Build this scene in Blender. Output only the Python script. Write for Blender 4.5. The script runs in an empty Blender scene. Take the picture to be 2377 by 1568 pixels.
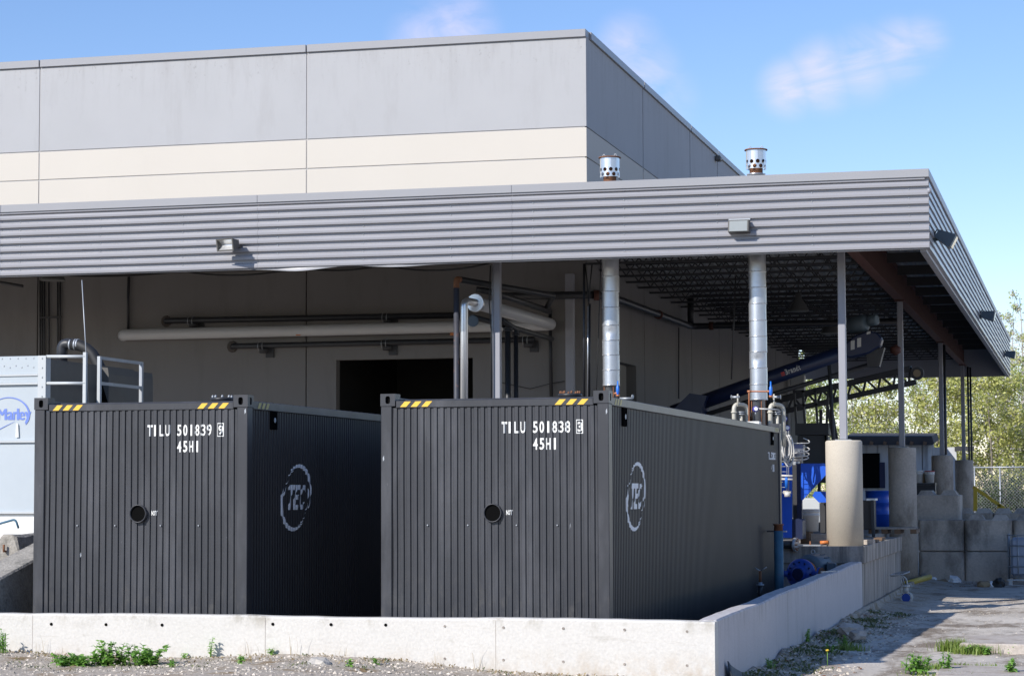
import bpy, bmesh, math, random
from mathutils import Vector, Matrix
random.seed(7)
sc = bpy.context.scene
COL = sc.collection
rad = math.radians

# ------------------------------------------------------------------ camera
FPX, CW, CH = 5117.9, 2376.0, 1568.0        # focal length and frame of the survey picture, in its pixels
CP = Vector((4.633, -21.895, 1.897))
YAW, PITCH, ROLL = rad(14.453), rad(3.942), rad(-0.223)
_f0 = Vector((-math.sin(YAW), math.cos(YAW), 0)); _r0 = Vector((math.cos(YAW), math.sin(YAW), 0)); _u0 = Vector((0, 0, 1))
CF = _f0*math.cos(PITCH) + _u0*math.sin(PITCH)
_u = _u0*math.cos(PITCH) - _f0*math.sin(PITCH)
CR = _r0*math.cos(ROLL) + _u*math.sin(ROLL)
CU = _u*math.cos(ROLL) - _r0*math.sin(ROLL)
cam_d = bpy.data.cameras.new('camera'); cam = bpy.data.objects.new('camera', cam_d); COL.objects.link(cam)
cam_d.sensor_width = 36.0; cam_d.lens = FPX/CW*36.0; cam_d.clip_start = 0.5; cam_d.clip_end = 6000
cam.matrix_world = Matrix(((CR.x, CU.x, -CF.x, CP.x), (CR.y, CU.y, -CF.y, CP.y), (CR.z, CU.z, -CF.z, CP.z), (0, 0, 0, 1)))
sc.camera = cam

def ray(x, y): return CF + CR*((x-CW/2)/FPX) - CU*((y-CH/2)/FPX)
def aY(x, y, Y): d = ray(x, y); return CP + d*((Y-CP.y)/d.y)      # survey point on the plane Y
def aX(x, y, X): d = ray(x, y); return CP + d*((X-CP.x)/d.x)      # survey point on the plane X
def aZ(x, y, Z): d = ray(x, y); return CP + d*((Z-CP.z)/d.z)      # survey point on the plane Z

# ------------------------------------------------------------------ sky and sun
SUN = Vector((0.80, 1.31, -1.0)).normalized()
SUN_EL = math.asin(-SUN.z)
world = bpy.data.worlds.new('World'); sc.world = world; world.use_nodes = True
nt = world.node_tree; N = nt.nodes; L = nt.links
for n in list(N): N.remove(n)
out = N.new('ShaderNodeOutputWorld'); bg = N.new('ShaderNodeBackground')
sky = N.new('ShaderNodeTexSky'); sky.sky_type = 'NISHITA'; sky.sun_disc = False
sky.sun_elevation = SUN_EL; sky.sun_rotation = math.atan2(-SUN.x, -SUN.y)
sky.altitude = 300; sky.air_density = 1.0; sky.dust_density = 0.0; sky.ozone_density = 3.0
bg.inputs['Strength'].default_value = 0.133
tc = N.new('ShaderNodeTexCoord')
noi = N.new('ShaderNodeTexNoise'); noi.inputs['Scale'].default_value = 26.0; noi.inputs['Detail'].default_value = 9; noi.inputs['Roughness'].default_value = 0.6; noi.inputs['Distortion'].default_value = 0.9
mp = N.new('ShaderNodeMapping'); mp.inputs['Rotation'].default_value = (0.0, rad(24), 0.0); mp.inputs['Scale'].default_value = (0.8, 0.8, 2.2); mp.inputs['Location'].default_value = (3.1, 1.7, 0.4)
L.new(tc.outputs['Generated'], mp.inputs[0]); L.new(mp.outputs[0], noi.inputs['Vector'])
total = None
for (px, py, rx, amt) in ((990, 95, 0.022, 0.7), (1060, 75, 0.024, 0.75), (1460, 110, 0.02, 0.7), (1490, 165, 0.022, 0.65), (1540, 230, 0.02, 0.35), (1830, 205, 0.018, 0.7), (1910, 175, 0.022, 0.8), (2000, 150, 0.022, 0.8), (2080, 120, 0.02, 0.75), (2140, 95, 0.016, 0.5)):
    d = ray(px, py).normalized()
    dist = N.new('ShaderNodeVectorMath'); dist.operation = 'DISTANCE'; dist.inputs[1].default_value = d
    nv = N.new('ShaderNodeVectorMath'); nv.operation = 'NORMALIZE'; L.new(tc.outputs['Generated'], nv.inputs[0]); L.new(nv.outputs[0], dist.inputs[0])
    mr = N.new('ShaderNodeMapRange'); mr.interpolation_type = 'SMOOTHSTEP'; mr.inputs[1].default_value = 0.0; mr.inputs[2].default_value = rx; mr.inputs[3].default_value = amt; mr.inputs[4].default_value = 0.0
    L.new(dist.outputs['Value'], mr.inputs[0])
    if total is None: total = mr.outputs[0]
    else:
        ad = N.new('ShaderNodeMath'); ad.operation = 'MAXIMUM'; L.new(total, ad.inputs[0]); L.new(mr.outputs[0], ad.inputs[1]); total = ad.outputs[0]
nr = N.new('ShaderNodeMapRange'); nr.inputs[1].default_value = 0.24; nr.inputs[2].default_value = 0.72
L.new(noi.outputs['Fac'], nr.inputs[0])
mu = N.new('ShaderNodeMath'); mu.operation = 'MULTIPLY'; L.new(nr.outputs[0], mu.inputs[0]); L.new(total, mu.inputs[1])
mx = N.new('ShaderNodeMix'); mx.data_type = 'RGBA'; mx.inputs[7].default_value = (6.6, 5.9, 7.4, 1)
hs = N.new('ShaderNodeHueSaturation'); hs.inputs['Saturation'].default_value = 1.12; L.new(sky.outputs[0], hs.inputs['Color'])
L.new(mu.outputs[0], mx.inputs[0]); tn = N.new('ShaderNodeMix'); tn.data_type = 'RGBA'; tn.blend_type = 'MULTIPLY'; tn.inputs[0].default_value = 1.0; tn.inputs[7].default_value = (1.08, 0.985, 1.08, 1)
L.new(hs.outputs[0], tn.inputs[6]); L.new(tn.outputs[2], mx.inputs[6])
L.new(mx.outputs[2], bg.inputs['Color']); L.new(bg.outputs[0], out.inputs['Surface'])

sl = bpy.data.lights.new('sun', 'SUN'); so = bpy.data.objects.new('sun', sl); COL.objects.link(so)
sl.energy = 4.6; sl.angle = rad(0.53); sl.color = (1.0, 0.96, 0.91)
so.rotation_euler = SUN.to_track_quat('-Z', 'Y').to_euler(); so.location = (-30, -50, 40)
sc.view_settings.view_transform = 'Standard'; sc.view_settings.look = 'None'
sc.view_settings.gamma = 1.0; sc.view_settings.exposure = 0.2

# ------------------------------------------------------------------ materials
MATS = {}
def mat(name, col, rough=0.6, metal=0.0, var=0.12, scale=3.0, stretch=(1, 1, 1), bump=0.0, bscale=60.0,
        stain=None, stain_amt=0.0, stain_scale=1.5, stain_stretch=(1, 1, 1), stain_lo=0.5, stain_hi=0.75, spec=0.5, island=0.0, fine=0.0, coords='pos', band=None):
    m = bpy.data.materials.new(name); m.use_nodes = True; t = m.node_tree; n = t.nodes; l = t.links
    b = n['Principled BSDF']; b.inputs['Roughness'].default_value = rough; b.inputs['Metallic'].default_value = metal
    b.inputs['Specular IOR Level'].default_value = spec
    if coords == 'pos': src = n.new('ShaderNodeNewGeometry').outputs['Position']
    else: src = n.new('ShaderNodeTexCoord').outputs['Object']
    def nz(sca, st, det=5, ro=0.55):
        mpn = n.new('ShaderNodeMapping'); mpn.inputs['Scale'].default_value = st; l.new(src, mpn.inputs[0])
        q = n.new('ShaderNodeTexNoise'); q.inputs['Scale'].default_value = sca; q.inputs['Detail'].default_value = det; q.inputs['Roughness'].default_value = ro
        l.new(mpn.outputs[0], q.inputs['Vector']); return q.outputs['Fac']
    c = n.new('ShaderNodeMix'); c.data_type = 'RGBA'
    c.inputs[6].default_value = tuple(max(0, x*(1-var*1.6)) for x in col) + (1,); c.inputs[7].default_value = tuple(x*(1+var*1.6) for x in col) + (1,)
    l.new(nz(scale, stretch), c.inputs[0]); cur = c.outputs[2]
    if fine > 0:
        c4 = n.new('ShaderNodeMix'); c4.data_type = 'RGBA'; c4.blend_type = 'MULTIPLY'; c4.inputs[0].default_value = 1.0
        r4 = n.new('ShaderNodeMapRange'); r4.inputs[1].default_value = 0.3; r4.inputs[2].default_value = 0.7; r4.inputs[3].default_value = 1-fine; r4.inputs[4].default_value = 1+fine
        l.new(nz(bscale, (1, 1, 1), 3), r4.inputs[0]); l.new(cur, c4.inputs[6]); l.new(r4.outputs[0], c4.inputs[7]); cur = c4.outputs[2]
    if stain:
        r = n.new('ShaderNodeMapRange'); r.inputs[1].default_value = stain_lo; r.inputs[2].default_value = stain_hi; r.inputs[4].default_value = stain_amt
        l.new(nz(stain_scale, stain_stretch, 8, 0.65), r.inputs[0])
        c2 = n.new('ShaderNodeMix'); c2.data_type = 'RGBA'; c2.inputs[7].default_value = tuple(stain) + (1,)
        l.new(r.outputs[0], c2.inputs[0]); l.new(cur, c2.inputs[6]); cur = c2.outputs[2]
    for bd in (band or []):        # dirt that sits between two heights: (colour, amount, z_clear, z_full, noise scale, stretch, lo, hi)
        sp_ = n.new('ShaderNodeSeparateXYZ'); l.new(src, sp_.inputs[0])
        zr = n.new('ShaderNodeMapRange'); zr.inputs[1].default_value = bd[2]; zr.inputs[2].default_value = bd[3]; l.new(sp_.outputs['Z'], zr.inputs[0])
        nr_ = n.new('ShaderNodeMapRange'); nr_.inputs[1].default_value = bd[6]; nr_.inputs[2].default_value = bd[7]; nr_.inputs[4].default_value = bd[1]; l.new(nz(bd[4], bd[5], 8, .68), nr_.inputs[0])
        mm = n.new('ShaderNodeMath'); mm.operation = 'MULTIPLY'; l.new(zr.outputs[0], mm.inputs[0]); l.new(nr_.outputs[0], mm.inputs[1])
        c5 = n.new('ShaderNodeMix'); c5.data_type = 'RGBA'; c5.inputs[7].default_value = tuple(bd[0]) + (1,); l.new(mm.outputs[0], c5.inputs[0]); l.new(cur, c5.inputs[6]); cur = c5.outputs[2]
    if island > 0:
        g = n.new('ShaderNodeNewGeometry'); r2 = n.new('ShaderNodeMapRange'); r2.inputs[3].default_value = 1-island; r2.inputs[4].default_value = 1+island
        l.new(g.outputs['Random Per Island'], r2.inputs[0])
        c3 = n.new('ShaderNodeMix'); c3.data_type = 'RGBA'; c3.blend_type = 'MULTIPLY'; c3.inputs[0].default_value = 1.0
        l.new(cur, c3.inputs[6]); l.new(r2.outputs[0], c3.inputs[7]); cur = c3.outputs[2]
    l.new(cur, b.inputs['Base Color'])
    if bump > 0:
        bm_ = n.new('ShaderNodeBump'); bm_.inputs['Strength'].default_value = bump; bm_.inputs['Distance'].default_value = 0.02
        l.new(nz(bscale, (1, 1, 1), 4), bm_.inputs['Height']); l.new(bm_.outputs[0], b.inputs['Normal'])
    MATS[name] = m; return m

mat('cream_paint', (0.59, 0.545, 0.475), 0.8, var=0.02, scale=0.7, bump=0.05, bscale=25, stain=(0.5, 0.45, 0.38), stain_amt=0.2, stain_scale=1.2, stain_stretch=(1, 1, 0.25), stain_lo=.58, stain_hi=.8)
mat('grey_paint', (0.405, 0.405, 0.408), 0.75, var=0.04, scale=0.8, bump=0.06, bscale=22, stain=(0.31, 0.30, 0.295), stain_amt=0.5, stain_scale=1.1, stain_stretch=(1.6, 1.6, 0.4), stain_lo=.53, stain_hi=.78, band=[((0.26, 0.25, 0.245), .38, 9.6, 10.75, 2.6, (2.2, 2.2, .22), .50, .72), ((.2, .19, .18), .6, 10.0, 10.7, 14, (1, 1, .6), .60, .70)])
mat('shaded_wall_paint', (0.19, 0.18, 0.172), 0.85, var=0.08, scale=0.5, bump=0.05, bscale=25, stain=(0.13, 0.12, 0.11), stain_amt=.5, stain_scale=1.6, stain_stretch=(1.5, 1.5, .3), stain_lo=.52, stain_hi=.75)  # wall colour darkened to carry the shade under the canopy, plus faint stains
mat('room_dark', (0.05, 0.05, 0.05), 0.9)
mat('under_wall', (0.42, 0.40, 0.37), 0.85, var=0.05, scale=0.5, bump=0.05, bscale=25)
mat('joint_grey', (0.40, 0.385, 0.37), 0.9, var=0.1)
mat('fascia_metal', (0.305, 0.30, 0.315), 0.3, 0.0, var=0.035, scale=0.9, stretch=(.3, .3, 3), spec=0.5)
mat('flashing', (0.30, 0.30, 0.31), 0.4, 0.0, var=0.03, scale=1.0)
mat('deck_metal', (0.34, 0.35, 0.35), 0.6, 0.0, var=0.15, scale=1.5)
mat('dark_steel', (0.035, 0.035, 0.038), 0.55, 0.0, var=0.2, scale=4)
mat('red_primer', (0.085, 0.028, 0.018), 0.7, var=0.2, scale=2.5)
mat('column_grey', (0.30, 0.30, 0.325), 0.5, var=0.05, scale=2)
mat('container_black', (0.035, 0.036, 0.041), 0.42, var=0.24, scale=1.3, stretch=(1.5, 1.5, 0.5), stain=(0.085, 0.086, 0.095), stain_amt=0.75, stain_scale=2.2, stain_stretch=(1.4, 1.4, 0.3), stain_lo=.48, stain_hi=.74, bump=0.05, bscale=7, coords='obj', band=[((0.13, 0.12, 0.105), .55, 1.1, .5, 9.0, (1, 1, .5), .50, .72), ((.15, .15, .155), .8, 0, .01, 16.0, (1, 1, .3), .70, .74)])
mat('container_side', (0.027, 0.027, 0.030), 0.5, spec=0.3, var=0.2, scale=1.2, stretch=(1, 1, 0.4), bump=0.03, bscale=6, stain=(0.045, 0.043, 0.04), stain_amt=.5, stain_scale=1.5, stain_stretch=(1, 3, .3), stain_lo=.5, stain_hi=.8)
mat('yellow_tape', (0.82, 0.50, 0.05), 0.5, var=0.05)
mat('letter_white', (0.80, 0.80, 0.76), 0.6, var=0.05, scale=8)
mat('logo_grey', (0.80, 0.81, 0.82), 0.5, var=0.06)
mat('black', (0.006, 0.006, 0.006), 1.0, var=0.0, spec=0.0)
mat('galvanized', (0.55, 0.565, 0.585), 0.36, 0.75, var=0.12, scale=5, bump=0.08, bscale=7)
mat('galv_dull', (0.40, 0.42, 0.44), 0.5, 0.55, var=0.12, scale=6)
mat('aluminium', (0.72, 0.73, 0.74), 0.3, 0.8, var=0.06, scale=5, bump=0.05, bscale=12)
mat('rust', (0.20, 0.085, 0.04), 0.8, var=0.35, scale=14)
mat('rusty_pipe', (0.045, 0.047, 0.06), 0.55, var=0.25, scale=6, stain=(0.22, 0.10, 0.06), stain_amt=0.7, stain_scale=9, stain_lo=.58, stain_hi=.68)
mat('copper', (0.42, 0.17, 0.085), 0.45, 0.3, var=0.15, scale=8)
mat('pipe_black', (0.022, 0.023, 0.027), 0.45, var=0.2, scale=5)
mat('pipe_white', (0.47, 0.47, 0.475), 0.35, var=0.04, scale=3)
mat('beige_paint', (0.52, 0.49, 0.41), 0.45, var=0.06, scale=5)
mat('cable_white', (0.62, 0.60, 0.56), 0.5, var=0.08, scale=12)
mat('blue_paint', (0.014, 0.105, 0.62), 0.4, var=0.08, scale=3)
mat('blue_dark', (0.007, 0.015, 0.055), 0.4, var=0.15, scale=3)
mat('blue_pump', (0.015, 0.06, 0.32), 0.4, var=0.15, scale=5)
mat('blue_valve', (0.02, 0.16, 0.62), 0.4, var=0.1)
mat('purple_plastic', (0.05, 0.045, 0.33), 0.4, var=0.05)
mat('teal_steel', (0.045, 0.13, 0.20), 0.6, var=0.25, scale=5, stain=(0.20, 0.08, 0.04), stain_amt=0.6, stain_scale=5, stain_lo=.56, stain_hi=.72)
mat('motor_grey', (0.07, 0.10, 0.125), 0.5, var=0.1, scale=5)
mat('orange', (0.55, 0.17, 0.04), 0.5, var=0.12, scale=7)
mat('glass_dull', (0.30, 0.32, 0.31), 0.18, var=0.05, scale=8)
mat('lamp_bronze', (0.10, 0.095, 0.085), 0.5, var=0.1, scale=6)
mat('reflector', (0.82, 0.82, 0.80), 0.22, 0.6, var=0.1, scale=14)
mat('tower_white', (0.43, 0.475, 0.50), 0.5, var=0.05, scale=1.2, stretch=(1, 1, .5), stain=(.52, .56, .58), stain_amt=.4, stain_scale=1, stain_lo=.5, stain_hi=.8)
mat('tower_trim', (0.5, 0.52, 0.52), 0.45, var=0.04)
mat('logo_blue', (0.14, 0.215, 0.56), 0.5, var=0.05)
mat('rubber', (0.018, 0.018, 0.018), 0.6, var=0.15, scale=6)
mat('wall_concrete', (0.60, 0.575, 0.53), 0.85, var=0.035, scale=1.3, stretch=(1, 1, 1.5), bump=0.22, bscale=38, stain=(0.36, 0.335, 0.28), stain_amt=0.75, stain_scale=2.2, stain_stretch=(1, 1, 1.4), stain_lo=.62, stain_hi=.74, fine=0.06, band=[((0.32, 0.29, 0.23), .8, .50, .66, 4.2, (1, 1, .5), .52, .66), ((0.45, 0.36, 0.26), .7, .40, .14, 6.0, (1, 1, .7), .44, .68), ((0.40, 0.365, 0.31), .4, 0.0, .01, 1.6, (1, 1, 9), .58, .70)])
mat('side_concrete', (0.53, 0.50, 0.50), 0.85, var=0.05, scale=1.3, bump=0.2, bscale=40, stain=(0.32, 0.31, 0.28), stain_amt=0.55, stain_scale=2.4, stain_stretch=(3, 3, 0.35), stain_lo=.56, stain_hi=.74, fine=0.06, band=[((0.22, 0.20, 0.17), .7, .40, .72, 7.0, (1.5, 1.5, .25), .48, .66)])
mat('pier_concrete', (0.53, 0.475, 0.39), 0.9, var=0.08, scale=1.6, bump=0.12, bscale=90, stain=(0.25, 0.23, 0.20), stain_amt=0.6, stain_scale=22, stain_lo=.64, stain_hi=.7, fine=0.1)
mat('dirty_concrete', (0.38, 0.335, 0.29), 0.92, var=0.14, scale=1.6, bump=0.3, bscale=30, stain=(0.07, 0.066, 0.06), stain_amt=0.85, stain_scale=1.7, stain_stretch=(2.6, 2.6, 0.3), stain_lo=.47, stain_hi=.68, fine=0.1)
mat('block_concrete', (0.50, 0.43, 0.36), 0.92, var=0.22, scale=1.4, bump=0.35, bscale=22, stain=(0.09, 0.075, 0.06), stain_amt=0.9, stain_scale=1.3, stain_stretch=(1, 1, 0.5), stain_lo=.48, stain_hi=.7, fine=0.1)
mat('barrier_concrete', (0.34, 0.315, 0.275), 0.95, var=0.2, scale=6, bump=0.7, bscale=30, stain=(0.1, 0.1, 0.085), stain_amt=0.7, stain_scale=5, stain_lo=.52, stain_hi=.66, fine=0.2)
mat('slab_concrete', (0.46, 0.41, 0.36), 0.9, var=0.14, scale=2.5, bump=0.3, bscale=30, stain=(0.26, 0.20, 0.15), stain_amt=0.8, stain_scale=3, stain_lo=.5, stain_hi=.68, fine=0.15)
mat('wood', (0.16, 0.10, 0.06), 0.8, var=0.2, scale=3, stretch=(1, 1, 8))
mat('shed_white', (0.52, 0.53, 0.54), 0.8, var=0.05, scale=1)
mat('roof_dark', (0.05, 0.048, 0.05), 0.85, var=0.2, scale=3)
mat('yellow_paint', (0.62, 0.42, 0.03), 0.5, var=0.08, scale=4)
mat('yellow_pipe', (0.48, 0.36, 0.06), 0.55, var=0.15, scale=4)
mat('bucket_white', (0.66, 0.65, 0.62), 0.5, var=0.06, scale=6, stain=(.32, .28, .22), stain_amt=.5, stain_scale=7, stain_lo=.55, stain_hi=.75)
mat('cabinet_brown', (0.06, 0.048, 0.04), 0.7, var=0.15)
mat('tote_plastic', (0.30, 0.33, 0.40), 0.45, var=0.06, scale=3)
mat('red_paint', (0.45, 0.03, 0.02), 0.5, var=0.1)
mat('lamp_enamel', (0.12, 0.12, 0.115), 0.5, var=0.05)
mat('lamp_white', (0.5, 0.5, 0.48), 0.5, var=0.05)
mat('cardboard', (0.30, 0.22, 0.13), 0.85, var=0.15, scale=5)
mat('plastic_bag', (0.72, 0.74, 0.76), 0.35, var=0.1, scale=14)
mat('dead_leaf', (0.22, 0.10, 0.05), 0.9, var=0.3, scale=15, island=0.5)
mat('stone', (0.50, 0.44, 0.365), 0.9, var=0.12, scale=8, island=0.45)
mat('rock', (0.52, 0.48, 0.42), 0.9, var=0.2, scale=7, bump=0.6, bscale=30)
mat('moss', (0.035, 0.05, 0.045), 0.95, var=0.3, scale=12, bump=.5, bscale=40)

def leafmat(name, c0, c1, trans=0.35, rough=0.5):
    m = bpy.data.materials.new(name); m.use_nodes = True; t = m.node_tree; n = t.nodes; l = t.links
    b = n['Principled BSDF']; o = n['Material Output']; b.inputs['Roughness'].default_value = rough
    g = n.new('ShaderNodeNewGeometry'); c = n.new('ShaderNodeMix'); c.data_type = 'RGBA'
    c.inputs[6].default_value = c0+(1,); c.inputs[7].default_value = c1+(1,); l.new(g.outputs['Random Per Island'], c.inputs[0])
    l.new(c.outputs[2], b.inputs['Base Color'])
    tr = n.new('ShaderNodeBsdfTranslucent'); l.new(c.outputs[2], tr.inputs['Color'])
    mxs = n.new('ShaderNodeMixShader'); mxs.inputs[0].default_value = trans
    l.new(b.outputs[0], mxs.inputs[1]); l.new(tr.outputs[0], mxs.inputs[2]); l.new(mxs.outputs[0], o.inputs['Surface'])
    MATS[name] = m; return m
leafmat('weed_leaf', (0.14, 0.33, 0.05), (0.34, 0.58, 0.13))
leafmat('grass_blade', (0.13, 0.23, 0.03), (0.30, 0.37, 0.09))
leafmat('ground_cover', (0.06, 0.10, 0.035), (0.20, 0.22, 0.08))
leafmat('dry_grass', (0.30, 0.22, 0.11), (0.45, 0.36, 0.20))
leafmat('tree_leaf', (0.24, 0.32, 0.08), (0.58, 0.62, 0.24))
leafmat('tree_leaf_yellow', (0.30, 0.34, 0.08), (0.68, 0.66, 0.24))
leafmat('tree_leaf_dark', (0.035, 0.06, 0.02), (0.10, 0.13, 0.045))
leafmat('pale_leaf', (0.5, 0.46, 0.42), (0.85, 0.80, 0.76))  # whitish leaf faces mixed among the green ones
mat('bark', (0.20, 0.175, 0.14), 0.9, var=0.25, scale=8)
mat('bark_pale', (0.40, 0.37, 0.33), 0.85, var=0.25, scale=6)

# ground: gravel, worn asphalt and old concrete, chosen by place
def ground_mat():
    m = bpy.data.materials.new('ground_surface'); m.use_nodes = True; t = m.node_tree; n = t.nodes; l = t.links
    b = n['Principled BSDF']; b.inputs['Roughness'].default_value = 0.95
    g = n.new('ShaderNodeNewGeometry').outputs['Position']
    def nz(s, det=6, ro=.6, st=(1, 1, 1)):
        mpn = n.new('ShaderNodeMapping'); mpn.inputs['Scale'].default_value = st; l.new(g, mpn.inputs[0])
        q = n.new('ShaderNodeTexNoise'); q.inputs['Scale'].default_value = s; q.inputs['Detail'].default_value = det; q.inputs['Roughness'].default_value = ro; l.new(mpn.outputs[0], q.inputs['Vector']); return q.outputs['Fac']
    def mixc(f, a, c):
        x = n.new('ShaderNodeMix'); x.data_type = 'RGBA'
        if isinstance(f, float): x.inputs[0].default_value = f
        else: l.new(f, x.inputs[0])
        for i, v in ((6, a), (7, c)):
            if isinstance(v, tuple): x.inputs[i].default_value = v+(1,)
            else: l.new(v, x.inputs[i])
        return x.outputs[2]
    def rng(f, a, c, d=0., e=1.):
        r = n.new('ShaderNodeMapRange'); r.inputs[1].default_value = a; r.inputs[2].default_value = c; r.inputs[3].default_value = d; r.inputs[4].default_value = e; l.new(f, r.inputs[0]); return r.outputs[0]
    vor = n.new('ShaderNodeTexVoronoi'); vor.inputs['Scale'].default_value = 38.0; l.new(g, vor.inputs['Vector'])
    gravel = mixc(rng(vor.outputs['Color'], 0, 1), (0.30, 0.255, 0.20), (0.52, 0.455, 0.375))
    gravel = mixc(rng(nz(3.0), .52, .68), gravel, (0.24, 0.16, 0.075))
    yard = mixc(rng(nz(0.6), .35, .65), (0.48, 0.43, 0.365), (0.62, 0.565, 0.495))
    yard = mixc(rng(nz(1.3, 8, .7, (1, .35, 1)), .48, .60), yard, (0.22, 0.175, 0.13))
    yard = mixc(rng(nz(.8, 9, .72, (.45, 1.2, 1)), .56, .64), yard, (0.16, 0.12, 0.085))
    yard = mixc(rng(nz(34, 3), .60, .70), yard, (0.55, 0.53, 0.5))
    yard = mixc(rng(nz(9, 6), .58, .75), yard, (0.13, 0.115, 0.10))
    sx = n.new('ShaderNodeSeparateXYZ'); l.new(g, sx.inputs[0])
    ad = n.new('ShaderNodeMath'); ad.operation = 'MULTIPLY_ADD'; ad.inputs[1].default_value = 1.4; l.new(nz(1.4), ad.inputs[0]); l.new(sx.outputs['X'], ad.inputs[2])
    c = mixc(rng(ad.outputs[0], 2.3, 2.75), gravel, yard)
    l.new(c, b.inputs['Base Color'])
    bp = n.new('ShaderNodeBump'); bp.inputs['Strength'].default_value = 0.5; bp.inputs['Distance'].default_value = 0.02
    l.new(nz(30, 5), bp.inputs['Height']); l.new(bp.outputs[0], b.inputs['Normal'])
    MATS['ground_surface'] = m
ground_mat()

# ------------------------------------------------------------------ building helpers
class MB:
    def __init__(s): s.v = []; s.f = []; s.sm = []
    def add(s, vs, fs, smooth=False):
        o = len(s.v); s.v += [tuple(p) for p in vs]; s.f += [tuple(i+o for i in f) for f in fs]; s.sm += [smooth]*len(fs); return s
    def box(s, a, b):
        x0, y0, z0 = (min(a[i], b[i]) for i in range(3)); x1, y1, z1 = (max(a[i], b[i]) for i in range(3))
        return s.add([(x0, y0, z0), (x1, y0, z0), (x1, y1, z0), (x0, y1, z0), (x0, y0, z1), (x1, y0, z1), (x1, y1, z1), (x0, y1, z1)],
                     [(0, 3, 2, 1), (4, 5, 6, 7), (0, 1, 5, 4), (1, 2, 6, 5), (2, 3, 7, 6), (3, 0, 4, 7)])
    def cbox(s, c, sz): return s.box((c[0]-sz[0]/2, c[1]-sz[1]/2, c[2]-sz[2]/2), (c[0]+sz[0]/2, c[1]+sz[1]/2, c[2]+sz[2]/2))
    def bar(s, p, q, w, h=None, up=(0, 0, 1)):          # rectangular bar from p to q
        p, q = Vector(p), Vector(q); h = h or w; d = (q-p).normalized(); u = Vector(up)
        if abs(d.dot(u)) > .98: u = Vector((0, 1, 0))
        r = d.cross(u).normalized()*w/2; u = r.cross(d).normalized()*h/2
        vs = [p-r-u, p+r-u, p+r+u, p-r+u, q-r-u, q+r-u, q+r+u, q-r+u]
        return s.add(vs, [(0, 1, 2, 3), (7, 6, 5, 4), (0, 4, 5, 1), (1, 5, 6, 2), (2, 6, 7, 3), (3, 7, 4, 0)])
    def tube(s, pts, r, n=10, caps=True):
        pts = [Vector(p) for p in pts]; k = len(pts); rs = r if isinstance(r, (list, tuple)) else [r]*k
        o = len(s.v); nrm = None
        for i, p in enumerate(pts):
            d = (pts[min(i+1, k-1)]-pts[max(i-1, 0)]).normalized()
            if nrm is None:
                nrm = d.orthogonal().normalized()
            else:
                nrm = nrm - d*nrm.dot(d)
                nrm = nrm.normalized() if nrm.length > 1e-6 else d.orthogonal().normalized()
            bn = d.cross(nrm)
            for j in range(n):
                a = 2*math.pi*j/n; s.v.append(tuple(p + (nrm*math.cos(a)+bn*math.sin(a))*rs[i]))
        for i in range(k-1):
            for j in range(n):
                a = o+i*n+j; b = o+i*n+(j+1) % n; s.f.append((a, b, b+n, a+n)); s.sm.append(True)
        if caps:
            s.f.append(tuple(o+j for j in reversed(range(n)))); s.sm.append(False)
            s.f.append(tuple(o+(k-1)*n+j for j in range(n))); s.sm.append(False)
        return s
    def lathe(s, prof, org, axis=(0, 0, 1), n=20, smooth=True):   # profile of (r, h) along the axis
        ax = Vector(axis).normalized(); a = ax.orthogonal().normalized(); b = ax.cross(a); org = Vector(org); o = len(s.v)
        for r, h in prof:
            for j in range(n):
                t = 2*math.pi*j/n; s.v.append(tuple(org+ax*h+(a*math.cos(t)+b*math.sin(t))*max(r, 1e-4)))
        for i in range(len(prof)-1):
            for j in range(n):
                q = o+i*n+j; w = o+i*n+(j+1) % n; s.f.append((q, w, w+n, q+n)); s.sm.append(smooth)
        s.f.append(tuple(o+j for j in reversed(range(n)))); s.sm.append(False)
        s.f.append(tuple(o+(len(prof)-1)*n+j for j in range(n))); s.sm.append(False)
        return s
    def prism(s, poly, vec):                           # closed planar polygon swept by a vector
        k = len(poly); vec = Vector(vec); p0 = [Vector(p) for p in poly]
        vs = p0 + [p+vec for p in p0]
        return s.add(vs, [tuple(range(k))[::-1], tuple(range(k, 2*k))] + [(i, (i+1) % k, (i+1) % k+k, i+k) for i in range(k)])
    def build(s, name, m, parent=None, bevel=0.0, recalc=True):
        me = bpy.data.meshes.new(name); me.from_pydata(s.v, [], s.f); me.polygons.foreach_set('use_smooth', s.sm)
        if recalc:
            b = bmesh.new(); b.from_mesh(me); bmesh.ops.recalc_face_normals(b, faces=b.faces)
            if bevel > 0: bmesh.ops.bevel(b, geom=list(b.edges), offset=bevel, segments=1, affect='EDGES', clamp_overlap=True)
            b.to_mesh(me); b.free()
        me.materials.append(MATS[m] if isinstance(m, str) else m)
        o = bpy.data.objects.new(name, me); COL.objects.link(o)
        if parent is not None:
            o.parent = parent
            if ROOT.get(parent.name, 'w') == 'w':
                top = parent
                while top.parent: top = top.parent
                if parent.parent is None and parent.type == 'EMPTY': o.matrix_parent_inverse = parent.matrix_basis.inverted()
        return o
ROOT = {}
def tag(o, label, cat, group=None, kind=None):
    if label: o['label'] = label
    if cat: o['category'] = cat
    if group: o['group'] = group
    if kind: o['kind'] = kind
    return o
def thing(name, label, cat, loc=(0, 0, 0), rotz=0, group=None, local=False):
    o = bpy.data.objects.new(name, None); COL.objects.link(o); o.location = loc; o.rotation_euler = (0, 0, rotz); o.empty_display_size = .2
    ROOT[o.name] = 'l' if local else 'w'
    return tag(o, label, cat, group)
def structure(o): o['kind'] = 'structure'; return o
def stuff(o): o['kind'] = 'stuff'; return o
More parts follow.
